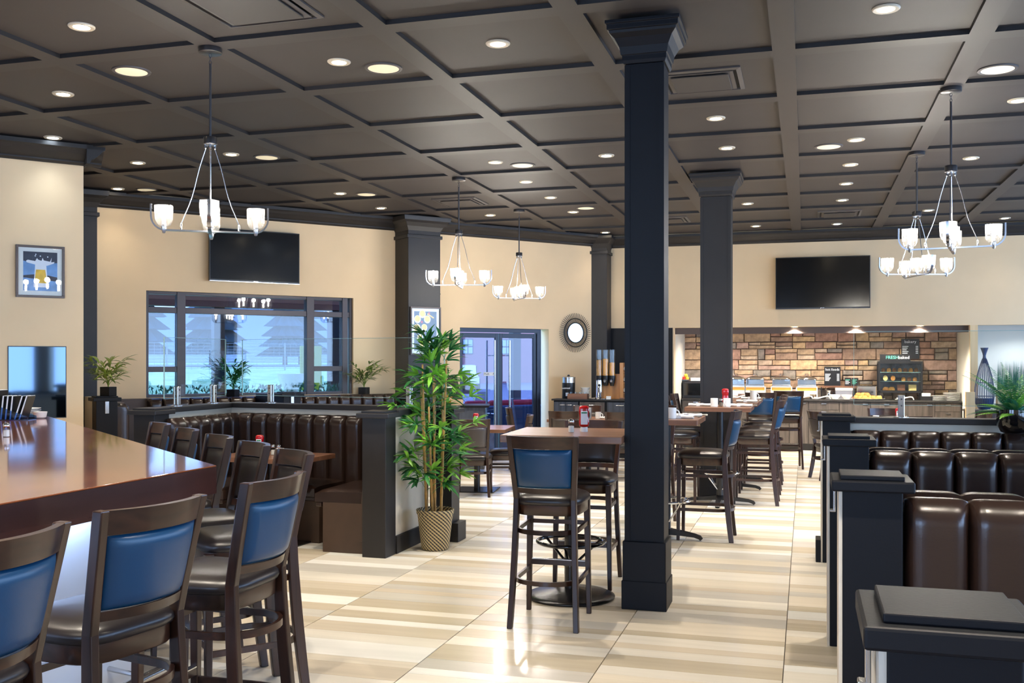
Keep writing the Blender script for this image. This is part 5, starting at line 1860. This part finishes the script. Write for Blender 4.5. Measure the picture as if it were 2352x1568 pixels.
MB().box(-.04, .34, -.10, .10, 0, .025).build('foot_board', WOODT, rk, bevel=.003)
for i in range(3):
    MB().box(.02, .30, -.05, -.02, .08 + i * .17, .10 + i * .17).build('shelf_rail', WOODO, rk)
    mg = mug(X(1421, ryy) + .18, ryy, SZ + .112 + i * .17, 0, ['bottom white mug lying in the wooden rack', 'middle white mug lying in the wooden rack', 'top white mug lying in the wooden rack'][i], .1, .05, tilt=(R(62), 0, R(-30)))
tag(MB().box(-.035, .035, -.02, .02, 0, .05).build('price_card', PAPER, None, bevel=.002), 'small folded card in front of the cereal dispenser', 'card')
bpy.data.objects['price_card'].location = (X(1398, SBY + .02), SBY + .02, SZ)

# ================================================================ BUFFET
BY_ = 17.75
bl, br = -2.10, 2.46
bf = thing('buffet_counter', 'long grey-brown buffet counter of cabinets in the alcove', 'counter', (0, BY_, 0))
MB().box(bl, br, .05, .56, 0, .1).build('toe_kick', BLACK, bf)
MB().box(bl, br, .02, .56, .1, .845).build('carcass', DARK, bf)
MB().box(bl - .01, br, -.03, .57, .845, .875).build('worktop', DARK, bf, bevel=.003)
edges = [bl + .01, -1.62, -1.12, -.62, -.27, .05, .55, 1.05, 1.55, 2.05, br - .01]
for i in range(len(edges) - 1):
    a, c = edges[i] + .004, edges[i + 1] - .004
    if i in (3, 5, 7, 9, 0, 1):
        for z0_, z1_ in ((.70, .835), (.44, .695), (.12, .435)):
            d_ = MB().box(a, c, 0, .02, z0_, z1_).build('drawer', WOODG, bf, bevel=.002)
            m0 = (a + c) / 2
            MB().box(m0 - .04, m0 + .04, -.018, -.006, z1_ - .035, z1_ - .022).box(m0 - .04, m0 - .03, -.008, .0, z1_ - .035, z1_ - .022).box(m0 + .03, m0 + .04, -.008, .0, z1_ - .035, z1_ - .022).build('handle', STEEL, d_)
    else:
        d_ = MB().box(a, c, 0, .02, .12, .835).build('door', WOODG, bf, bevel=.002)
        MB().box(c - .12, c - .04, -.018, -.006, .80, .812).build('handle', STEEL, d_)
BZ = .875
def chafer(u, label):
    y = BY_ + .25
    t = thing('chafing_dish', label, 'chafing dish', (X(u, y), y, BZ), 0, 'chafing dishes on the buffet')
    fr = MB()
    for s in (-1, 1):
        fr.box(s * .17 - .008, s * .17 + .008, -.13, -.114, 0, .215)
        fr.box(s * .17 - .008, s * .17 + .008, .114, .13, 0, .215)
    fr.box(-.178, .178, -.13, -.114, .2, .215).box(-.178, .178, -.13, -.114, .085, .10)
    fr.build('white_stand', WHITE, t)
    MB().box(-.162, .162, -.118, -.112, .145, .2).build('amber_panel', ORANGEF, t)
    MB().box(-.162, .162, -.116, -.110, .10, .145).build('white_panel', PAPER, t)
    MB().box(-.045, .045, -.138, -.131, .05, .12).build('name_card', PAPER, t)
    MB().lathe([(.03, .0), (.035, .05), (.001, .05)], 16, (.08, 0, 0)).build('fuel_can', STEEL, t, True)
    MB().box(-.155, .155, -.115, .115, .215, .245).build('water_pan', STEEL, t, bevel=.006)
    MB().box(-.145, .145, -.108, -.104, .245, .335).build('glass_front', GLASS, t)
    MB().box(-.15, -.14, -.11, .11, .245, .335).box(.14, .15, -.11, .11, .245, .335).box(-.14, .14, .1, .11, .245, .335).build('side_walls', STEEL, t)
    rings = []
    for k_ in range(7):
        q = k_ / 6
        w, d_ = .168 * math.cos(q * 1.45) ** 1.05, .128 * math.cos(q * 1.45) ** 1.05
        z = .335 + .075 * q ** .9
        rings.append([(w * math.copysign(abs(math.cos(a)) ** .5, math.cos(a)), d_ * math.copysign(abs(math.sin(a)) ** .5, math.sin(a)), z) for a in [2 * math.pi * j / 20 for j in range(20)]])
    MB().loft(rings).build('domed_lid', CHROME, t, True, angle=80)
    MB().tube([(-.03, 0, .395), (-.025, 0, .43), (.025, 0, .43), (.03, 0, .395)], .006, 8).build('lid_handle', CHROME, t, True)
    return t
for u, lab in ((1690, 'leftmost chafing dish, half hidden by the charcoal column'), (1735, 'chafing dish just right of the charcoal column'), (1795, 'third chafing dish from the left on the buffet'), (1853, 'chafing dish at the right end of the row')):
    chafer(u, lab)
def ladle(u, label, flip=1):
    y = BY_ + .03
    t = thing('serving_spoon', label, 'spoon', (X(u, y), y, BZ), 0, 'white spoon rests and spoons on the buffet')
    MB().lathe([(.03, 0), (.055, .012), (.06, .022), (.05, .016), (.001, .006)], 20, (-.09 * flip, 0, 0)).build('bowl', WHITE, t, True)
    pts = [(-.12 * flip, 0, .03), (-.05 * flip, 0, .022), (.03 * flip, 0, .045), (.09 * flip, 0, .058), (.13 * flip, 0, .05), (.15 * flip, 0, .01)]
    MB().tube(pts, [.016, .014, .011, .011, .011, .009], 8).build('handle', WHITE, t, True)
    return t
for u, lab in ((1700, 'white serving spoon at the column, leftmost'), (1750, 'second white serving spoon on the buffet'), (1806, 'third white serving spoon on the buffet'), (1846, 'fourth white serving spoon on the buffet'), (1887, 'white serving spoon left of the two bowls'), (2077, 'white serving spoon right of the pastry platter')):
    ladle(u, lab)
for u, lab in ((1918, 'left white soup bowl on the buffet'), (1945, 'right white soup bowl on the buffet')):
    y = BY_ + .06
    t = thing('soup_bowl', lab, 'bowl', (X(u, y), y, BZ), 0, 'white soup bowls on saucers')
    MB().lathe([(.06, 0), (.1, .008), (.102, .012), (.06, .006)], 28).build('saucer', WHITE, t, True)
    MB().lathe([(.045, .008), (.085, .06), (.092, .085), (.087, .085), (.04, .014), (.001, .012)], 28).build('bowl', WHITE, t, True)
y = BY_ + .14
pl = tag(MB().lathe([(.001, .004), (.16, .004), (.24, .016), (.245, .022), (.16, .012), (.001, .012)], 32).build('pastry_platter', WHITE, None, True), 'wide white platter of pastries on the buffet', 'platter')
pl.location = (X(1993, y), y, BZ)
pl.scale = (1.15, .7, 1)
rp_ = random.Random(6)
def croissant_mesh(m):
    rings = []
    for k_ in range(9):
        q = k_ / 8
        a = (q - .5) * 1.9
        c_ = (.06 * math.sin(a), -.03 + .045 * (1 - math.cos(a)), 0)
        r_ = .006 + .026 * math.sin(math.pi * q) + (.004 if k_ % 2 else 0)
        rings.append([(c_[0] + r_ * math.cos(b_) * math.cos(a), c_[1] + r_ * math.cos(b_) * -math.sin(a) * -1, r_ * .9 + r_ * .9 * math.sin(b_)) for b_ in [2 * math.pi * j / 10 for j in range(10)]])
    return MB().loft(rings).mesh('croissant', m, True, 70)
CR = [croissant_mesh(BREAD), croissant_mesh(PASTRY)]
NUMS = ['first', 'second', 'third', 'fourth', 'fifth', 'sixth', 'seventh', 'eighth', 'ninth', 'tenth', 'eleventh', 'twelfth']
for i in range(9):
    lay = 0 if i < 6 else 1
    dx = (-.2 + .075 * i) if i < 6 else (-.15 + .07 * (i - 6))
    o = link('croissant', CR[i % 2], None, loc=(pl.location.x + dx, y - .04 + .04 * (i % 2) + .03 * lay, BZ + .016 + .045 * lay), rz=rp_.uniform(-.6, .6))
    tag(o, '%s golden croissant from the left %s the platter' % (NUMS[i if i < 6 else i - 6], 'on' if i < 6 else 'in the upper layer of'), 'croissant', 'croissants on the platter')
# boards with chalk lettering
def board(label, u, v0, v1, w, y, title, lines, tcol=WHITEL, tsize=.045):
    x = X(u, y)
    zt, zb = Z(v0, x, y), Z(v1, x, y)
    t = thing('menu_board', label, 'sign', (x, y, zb))
    h_ = zt - zb
    MB().box(-w / 2, w / 2, 0, .012, 0, h_).build('panel', BLACK, t, bevel=.002)
    if title: text('lettering', title, tsize, tcol, t, (0, -.001, h_ - .05), (R(90), 0, 0))
    for i in range(lines):
        zz = h_ - .13 - i * (h_ - .2) / max(lines, 1)
        MB().box(-w / 2 + .015, -w / 2 + .015 + w * (.34 - .05 * (i % 3)), -.001, 0, zz - .006, zz + .006).build('printed_line', WHITEL, t)
        MB().box(w / 2 - .06, w / 2 - .02, -.001, 0, zz - .006, zz + .006).build('printed_price', WHITEL, t)
    return t
board('black board lettered hot foods on the buffet', 1912, 836, 880, .27, BY_ + .42, 'hot foods', 6, tsize=.06)
for o in [q for q in bpy.data.objects if q.name.startswith('menu_board')]: pass
hb_ = board('tall black board lettered bakery on the stone wall', 2091, 778, 824, .29, SY - .07, 'bakery', 5, tsize=.07)
st = thing('grey_dispenser', 'grey tray dispenser under the hot foods board', 'dispenser', (X(1938, BY_ + .35), BY_ + .35, BZ))
MB().box(-.14, .14, -.1, .1, 0, .19).build('body', GREYB, st, bevel=.006)
MB().box(-.142, .142, -.104, .1, .15, .195).build('white_lid', WHITE, st, bevel=.004)
sh = thing('counter_shelf', 'low wooden riser carrying the menu boards', 'shelf', (X(1935, BY_ + .5), BY_ + .5, BZ))
MB().box(-.36, .26, -.09, .09, .2, .225).build('shelf_board', WOODT, sh, bevel=.002)
MB().box(-.36, -.34, -.09, .09, 0, .2).box(.24, .26, -.09, .09, 0, .2).build('shelf_sides', BLACK, sh)
for o in bpy.data.objects:
    if o.name.startswith('menu_board') and o.location.y < BY_ + .5: o.location.z = BZ + .225
    if o.name.startswith('menu_board') and o.location.y < BY_ + .5: o.location.y = BY_ + .47
for u, lab, cc in ((1948, 'left small black card with white words', WHITEL), (1964, 'right small black card with green words', TEAL)):
    y = BY_ + .44
    t = thing('table_card', lab, 'sign', (X(u, y), y, BZ + .225))
    MB().box(-.055, .055, 0, .012, 0, .14).build('panel', BLACK, t)
    for i in range(4):
        MB().box(-.045, .03 - .02 * (i % 2), -.001, 0, .10 - i * .022, .11 - i * .022).build('printed_line', cc if i else TEAL, t)
cf = thing('coffee_pot', 'small polished steel coffee pot on the buffet', 'pot', (X(1903, BY_ + .2), BY_ + .2, BZ))
MB().lathe([(.05, 0), (.055, .01), (.04, .08), (.036, .11), (.045, .15), (.02, .165), (.001, .168)], 24).build('body', CHROME, cf, True)
MB().tube([(.045, 0, .13), (.08, 0, .12), (.08, 0, .05), (.05, 0, .03)], .007, 8).build('handle', BLACK, cf, True)
ts = thing('toaster', 'steel four-slot toaster beside the bakery cabinet', 'toaster', (X(1990, BY_ + .32), BY_ + .32, BZ))
MB().box(-.16, .16, -.12, .12, .02, .24).build('body', CHROME, ts, bevel=.015)
MB().box(-.15, .15, -.11, .11, 0, .02).build('foot', BLACK, ts)
for i in range(4):
    MB().box(-.13 + i * .07, -.105 + i * .07, -.09, .09, .238, .243).build('slot', BLACK, ts)
for i in range(2):
    MB().box(-.10 + i * .16, -.06 + i * .16, -.135, -.12, .12, .14).build('lever', BLACK, ts)
# bakery display cabinet
y = BY_ + .38
bcx = X(2066, y)
bc = thing('bakery_cabinet', 'glass bakery cabinet with three shelves of pastries', 'display case', (bcx, y, BZ))
cw, ch, cdp = .335, .615, .16
z0_ = .15
fr = MB()
for s in (-1, 1):
    for q in (-1, 1):
        fr.box(s * cw - .015, s * cw + .015, q * cdp - .015, q * cdp + .015, 0, ch + .0)
fr.box(-cw - .015, cw + .015, -cdp - .015, cdp + .015, ch, ch + .04).box(-cw - .015, cw + .015, -cdp - .015, cdp + .015, z0_ - .03, z0_)
fr.build('frame', BLACK, bc)
MB().box(-cw, cw, cdp - .006, cdp, z0_, ch).build('back_panel', ARTS, bc)
MB().box(-cw + .012, cw - .012, -cdp - .003, -cdp + .001, z0_, ch).build('front_pane', GLASS, bc)
for s in (-1, 1):
    MB().box(s * cw - .003, s * cw + .003, -cdp + .014, cdp - .014, z0_, ch).build('side_pane', GLASS, bc)
LEV = [z0_ + .005, z0_ + .165, z0_ + .32]
for zz in LEV[1:]:
    MB().box(-cw + .005, cw - .005, -cdp + .02, cdp - .01, zz - .006, zz).build('shelf', GLASSE, bc)
hd = MB().box(-cw + .01, .16, -cdp, -cdp + .02, ch + .04, ch + .155).build('header_board', BLACK, bc)
text('lettering', 'FRESH', .075, TEAL, hd, (-.13, -cdp - .001, ch + .10), (R(90), 0, 0))
text('lettering', 'baked', .075, WHITEL, hd, (.055, -cdp - .001, ch + .10), (R(90), 0, 0))
loafm = [MB().lathe([(.03, 0), (.036, .02), (.03, .05), (.012, .065), (.001, .067)], 14).mesh('bun', m_, True) for m_ in (CHOC, BREAD)]
def loaf(m_):
    rings = []
    for k_ in range(5):
        xx = -.05 + .025 * k_
        rings.append([(xx, .035 * math.cos(a), max(.05 + .045 * math.sin(a), 0)) for a in [2 * math.pi * j / 12 for j in range(12)]])
    return MB().loft(rings).mesh('loaf', m_, True, 60)
LF = [loaf(CAKE), loaf(BREAD)]
slab_ = [MB().box(-.06, .06, -.045, .045, 0, .1).mesh('cake_slice', m_) for m_ in (CHOC, CAKE)]
def food(me, nm, dx, lev, lab, cat, grp, rz=0, dy=0):
    tag(link(nm, me, None, loc=(bcx + dx, y - .04 + dy, BZ + LEV[lev] + .001), rz=rz), lab, cat, grp)
ROWN = ['bottom', 'middle', 'top']
for i in range(7):
    food(loafm[i % 2], 'bun', -.26 + i * .087, 2, '%s bun from the left on the top shelf of the bakery cabinet' % NUMS[i], 'bun', 'buns in the bakery cabinet')
food(LF[0], 'loaf', -.23, 1, 'pale loaf at the left of the middle bakery shelf', 'loaf', 'loaves in the bakery cabinet', R(90))
food(LF[1], 'loaf', -.11, 1, 'brown loaf beside the pale one on the middle bakery shelf', 'loaf', 'loaves in the bakery cabinet', R(90))
for i in range(3):
    food(loafm[(i + 1) % 2], 'bun', .06 + i * .09, 1, '%s bun right of the loaves on the middle bakery shelf' % NUMS[i], 'bun', 'buns in the bakery cabinet')
for i in range(2):
    food(CR[i], 'croissant', -.22 + i * .09, 0, '%s croissant on the bottom bakery shelf' % ['left', 'right'][i], 'croissant', 'croissants in the bakery cabinet')
food(slab_[0], 'cake', .02, 0, 'brown cake in the middle of the bottom bakery shelf', 'cake', 'cakes in the bakery cabinet')
food(slab_[1], 'cake', .2, 0, 'pale sponge cake at the right of the bottom bakery shelf', 'cake', 'cakes in the bakery cabinet')
# plates and napkins at the right end
y = BY_ + .15
t = thing('napkin_box', 'black box of white napkins on the buffet', 'napkin box', (X(2128, y), y, BZ))
MB().box(-.1, .1, -.07, .07, 0, .07).build('box', BLACK, t, bevel=.003)
MB().box(-.07, .06, -.05, .05, .07, .12).build('napkins', PAPER, t, bevel=.003)
for u, n_, r_, lab in ((2157, 5, .13, 'shorter stack of white plates on the buffet'), (2187, 8, .145, 'taller stack of white plates at the right end of the buffet')):
    t = thing('plate_stack', lab, 'plates', (X(u, y), y, BZ), 0, 'plate stacks on the buffet')
    for i in range(n_):
        MB().lathe([(r_ * .6, i * .017), (r_, i * .017 + .01), (r_, i * .017 + .014), (r_ * .6, i * .017 + .006)], 28).build('plate', WHITE, t, True)
# black oven with fruit at the left end
y = BY_ + .3
ov = thing('counter_oven', 'black glass-fronted oven at the left end of the buffet', 'oven', (X(1590, y), y, BZ))
MB().box(-.15, .3, -.22, .22, 0, .30).build('body', BLACK, ov, bevel=.006)
MB().box(-.12, .27, -.228, -.22, .05, .26).build('door_glass', BLACKG, ov)
MB().tube([(-.11, -.25, .275), (.25, -.25, .275)], .008, 8).build('handle', GUN, ov, True)
fz = BZ + .30
pf = tag(MB().lathe([(.06, 0), (.11, .02), (.115, .026), (.06, .008)], 24).build('fruit_dish', WHITE, None, True), 'shallow white dish of fruit on the black oven', 'dish')
pf.location = (X(1572, y), y, fz)
for i, (dx, m_, nm) in enumerate(((-.06, FRUITR, 'apple'), (-.01, FRUITR, 'apple'), (.05, FRUITY, 'lemon'), (.03, FRUITY, 'lemon'))):
    o = tag(MB().ball((0, 0, .032), .036, .036, .033, 12, 8).build(nm, m_, None, True), ['left red apple in the fruit dish', 'second red apple in the fruit dish', 'right yellow lemon in the fruit dish', 'yellow lemon on top of the fruit dish'][i], nm, 'fruit in the dish')
    o.location = (X(1572, y) + dx, y - .02, fz + .015 + (.05 if i == 3 else 0))
tag(MB().box(-.12, .12, -.1, .1, 0, .06).build('white_tray', WHITE, None, bevel=.006), 'white tray on the black oven beside the charcoal column', 'tray')
bpy.data.objects['white_tray'].location = (X(1603, y), y, fz)

# ================================================================ OUTSIDE
GZ = -.1
def OP(s, d): return WP(s, -d)
rows = [(.25, GZ), (4, GZ + .1), (20, 1.2), (24, 1.25), (90, 1.3)]
b = MB().loft([[OP(-60, d) + (z,), OP(4.1 + .5 * d, d) + (z,), OP(4.1 + .5 * d, d) + (z - 1.5,)] for d, z in rows], close=False)
tag(b.build('lawn', GRASS), 'pale green lawn outside the window', 'lawn')
b = MB(); b.prism([OP(4.1, .25), OP(60, .25), OP(90, 70), OP(39, 70)], GZ - .2, GZ)
tag(b.build('patio', PATIO), 'mauve paved patio outside the glass doors', 'patio')
b = MB(); b.prism([OP(-60, 30), OP(18, 30), OP(21, 36), OP(-60, 36)], 1.27, 1.30)
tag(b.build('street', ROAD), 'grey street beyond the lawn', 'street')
# spruces beyond the street
rt = random.Random(4)
def spruce(s, d, h, r_, lab):
    x, y = OP(s, d)
    t = thing('spruce_tree', lab, 'tree', (x, y, 1.25), rt.uniform(0, 6), 'trees beyond the lawn')
    MB().tube([(0, 0, 0), (0, 0, h * .9)], [.16, .03], 8).build('trunk', CHOC, t, True)
    lay = 9
    for k in range(lay):
        q = k / lay
        z = h * (.12 + .86 * q)
        rr = r_ * (1 - q) ** .9 + .1
        n = 22
        rim = [(rr * (1 if j % 2 else .72) * math.cos(2 * math.pi * j / n + k), rr * (1 if j % 2 else .72) * math.sin(2 * math.pi * j / n + k), z - .12 * rr) for j in range(n)]
        tip = [(rr * .12 * math.cos(2 * math.pi * j / n + k), rr * .12 * math.sin(2 * math.pi * j / n + k), z + h * .13) for j in range(n)]
        MB().loft([rim, tip]).build('branch_tier', TREE, t)
TS = [(9, 46, 7.0, 2.0), (12.5, 52, 8, 2.2), (15.5, 47, 7.5, 1.9), (18, 55, 9, 2.4), (20.5, 48, 6.5, 1.8), (23.5, 53, 8.5, 2.3), (26.5, 47, 7.5, 2.0), (30, 54, 9, 2.4)]
NT = ['leftmost', 'second', 'third', 'fourth', 'fifth', 'sixth', 'seventh', 'rightmost']
for i, (s, d, h, r_) in enumerate(TS):
    spruce(s, d, h, r_, NT[i] + ' spruce from the left beyond the lawn outside the window')
# made-up ridge, standing in for the pale sky between the spruces
rg_ = random.Random(8)
N_ = 90
base = [OP(-70 + k * 3.2, 95) for k in range(N_)]
top_ = [(x, y, 8 + 2.2 * math.sin(k * .4) + rg_.uniform(-.8, .8)) for k, (x, y) in enumerate(base)]
back = [OP(-70 + k * 3.2, 125) for k in range(N_)]
b = MB().loft([[(x, y, GZ) for x, y in base], top_, [(x, y, GZ) for x, y in back]], close=False)
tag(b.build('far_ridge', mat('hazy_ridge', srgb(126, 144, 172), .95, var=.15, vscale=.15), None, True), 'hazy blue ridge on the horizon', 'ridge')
# chain-link fence
fx = thing('chain_fence', 'thin wire fence with pale posts beyond the lawn', 'fence', OP(24, 20) + (1.2,), WANG)
for k in range(8):
    MB().tube([(-38 + k * 4, 0, 0), (-38 + k * 4, 0, .95)], .025, 8).build('fence_post', GREYB, fx, True)
wr = MB()
for k in range(9):
    wr.tube([(-38, 0, .08 + k * .105), (-10, 0, .08 + k * .105)], .008, 4)
for k in range(140):
    wr.tube([(-38 + k * .2, 0, .05), (-38 + k * .2, 0, .92)], .006, 3)
wr.build('wire_mesh', GREYB, fx)
# covered patio: canopy beam on posts outside the window
cp = thing('patio_canopy', 'maroon canopy beam on slate posts outside the window', 'canopy', OP(0, 3.2) + (GZ,), WANG)
MB().box(-6, 10.5, -.12, .12, 2.52, 2.62).build('beam', CANOPY, cp, bevel=.01)
MB().box(-6, 10.5, -.10, .10, 2.62, 2.95).build('fascia', STUCCO, cp)  # pale fascia and roof colour stands in for light in the top panes
for s in (-2.2, .72, 2.55, 4.6, 8.45, 9.1):
    MB().box(s - .09, s + .09, -.09, .09, 0, 2.52).build('post', FRAMEB, cp, bevel=.01)
MB().box(-6, 10.5, -.6, .2, 2.95, 3.05).build('roof', STUCCO, cp)
# stucco wing of the building seen through the doors
wg = thing('building_wing', 'pink stucco wing with small windows beyond the patio', 'building', OP(38, 48) + (GZ,), WANG)
MB().box(-6, 30, 0, 6, 0, 6).build('wall', STUCCO, wg)
for s in (-3.9, -.6, 2.6, 6.0):
    w_ = MB().box(s - .45, s + .45, -.05, 0, 2.1, 3.2).build('window', FRAMEB, wg)
    for a in (-.21, .21):
        for z_ in (2.38, 2.92):
            MB().box(s + a - .17, s + a + .17, -.06, -.05, z_ - .22, z_ + .22).build('pane', GLASSE, w_)
# benches, chairs and a car outside the doors
def rattan_sofa(s, d, L_, lab):
    x, y = OP(s, d)
    t = thing('rattan_sofa', lab, 'sofa', (x, y, GZ), WANG)
    MB().box(-L_ / 2, L_ / 2, -.1, .02, 0, .86).build('back', RATTAN, t, bevel=.03)
    MB().box(-L_ / 2, L_ / 2, .02, .6, 0, .36).build('base', RATTAN, t, bevel=.02)
    for s_ in (-1, 1):
        MB().box(s_ * L_ / 2 - .06, s_ * L_ / 2 + .06, -.1, .6, 0, .62).build('arm', RATTAN, t, bevel=.02)
    for k in range(3):
        MB().box(-L_ / 2 + .08 + k * (L_ - .16) / 3, -L_ / 2 + .06 + (k + 1) * (L_ - .16) / 3, .02, .58, .36, .5).build('seat_cushion', REDC, t, bevel=.04)
        MB().box(-L_ / 2 + .08 + k * (L_ - .16) / 3, -L_ / 2 + .06 + (k + 1) * (L_ - .16) / 3, .03, .16, .5, .95).build('back_cushion', REDC, t, bevel=.05)
    return t
rattan_sofa(6.95, 1.3, 1.6, 'blue rattan sofa with red cushions outside the glass doors')
def patio_chair(s, d, rz, lab):
    x, y = OP(s, d)
    t = thing('patio_chair', lab, 'chair', (x, y, GZ), WANG + rz)
    rings = []
    for k in range(9):
        q = k / 8
        z = .45 + .55 * q
        w = .24 * (1 - .35 * q ** 3)
        rings.append([(-w, .22 + .08 * q, z), (w, .22 + .08 * q, z), (w, .24 + .08 * q, z), (-w, .24 + .08 * q, z)])
    MB().loft(rings).build('backrest', GREYB, t, True)
    MB().box(-.24, .24, -.24, .23, .43, .46).build('seat', GREYB, t, bevel=.01)
    for a in (-.2, .2):
        for c_ in (-.2, .2):
            MB().tube([(a, c_, .43), (a * 1.15, c_ * 1.15, 0)], .012, 8).build('leg', WHITE, t, True)
    return t
patio_chair(7.05, .62, R(60), 'grey patio chair just outside the right glass door')
patio_chair(8.2, 4.5, R(200), 'grey patio chair farther out behind the left glass door')
x, y = OP(26.6, 36)
cr = thing('parked_car', 'white parked car seen through the left glass door', 'car', (x, y, GZ), R(112))
prof_ = [(-2.1, .35), (-2.1, .75), (-1.5, .9), (-.8, 1.38), (.7, 1.4), (1.4, .95), (2.1, .85), (2.15, .35)]
rings = [[(px0, yy * (1 if pz < .9 else .86), pz) for px0, pz in prof_] for yy in (-.85, .85)]
MB().loft(rings).build('body', CARW, cr, bevel=.05)
MB().box(-.75, .68, -.78, .78, .95, 1.33).build('windows', SCREEN, cr)
for a in (-1.3, 1.3):
    for c_ in (-.82, .82):
        w_ = MB().lathe([(.001, -.1), (.31, -.1), (.33, 0), (.31, .1), (.001, .1)], 20)
        w_.v = [(p[0] + a, p[2] + c_, p[1] + .33) for p in w_.v]
        w_.build('wheel', RUBBER, cr, True)
x, y = OP(4.9, 5.0)
sg = thing('patio_board', 'yellow-green board standing outside near the right window mullion', 'sign', (x, y, .07), WANG)
MB().box(-.22, .22, -.02, .02, .9, 1.75).build('panel', YELC, sg, bevel=.01)
MB().tube([(-.15, 0, 0), (-.15, 0, .9)], .02, 8).build('leg', GUN, sg, True)
MB().tube([(.15, 0, 0), (.15, 0, .9)], .02, 8).build('leg', GUN, sg, True)
x, y = OP(4.2, 4.2)
wp = thing('white_urn', 'white pedestal urn outside near the right window mullion', 'urn', (x, y, .0))
MB().lathe([(.2, 0), (.2, .1), (.12, .2), (.12, 1.0), (.2, 1.1), (.26, 1.3), (.22, 1.3), (.001, 1.2)], 24).build('pedestal', WHITE, wp, True)
# low hedge at the foot of the window
rh = random.Random(12)
hg = MB()
for i in range(3000):
    s, d = rh.uniform(.2, 4.6), rh.uniform(1.3, 1.9)
    x, y = OP(s, d)
    z = GZ + rh.uniform(.5, 1.24)
    a = rh.uniform(0, 6.28)
    l_ = rh.uniform(.03, .06)
    hg.add([(x, y, z), (x + l_ * math.cos(a), y + l_ * math.sin(a), z + .03), (x + .5 * l_ * math.cos(a + .8), y + .5 * l_ * math.sin(a + .8), z + .06)], [(0, 1, 2)])
tag(hg.build('hedge', LEAFT), 'low dark hedge just below the window', 'hedge', kind='stuff')
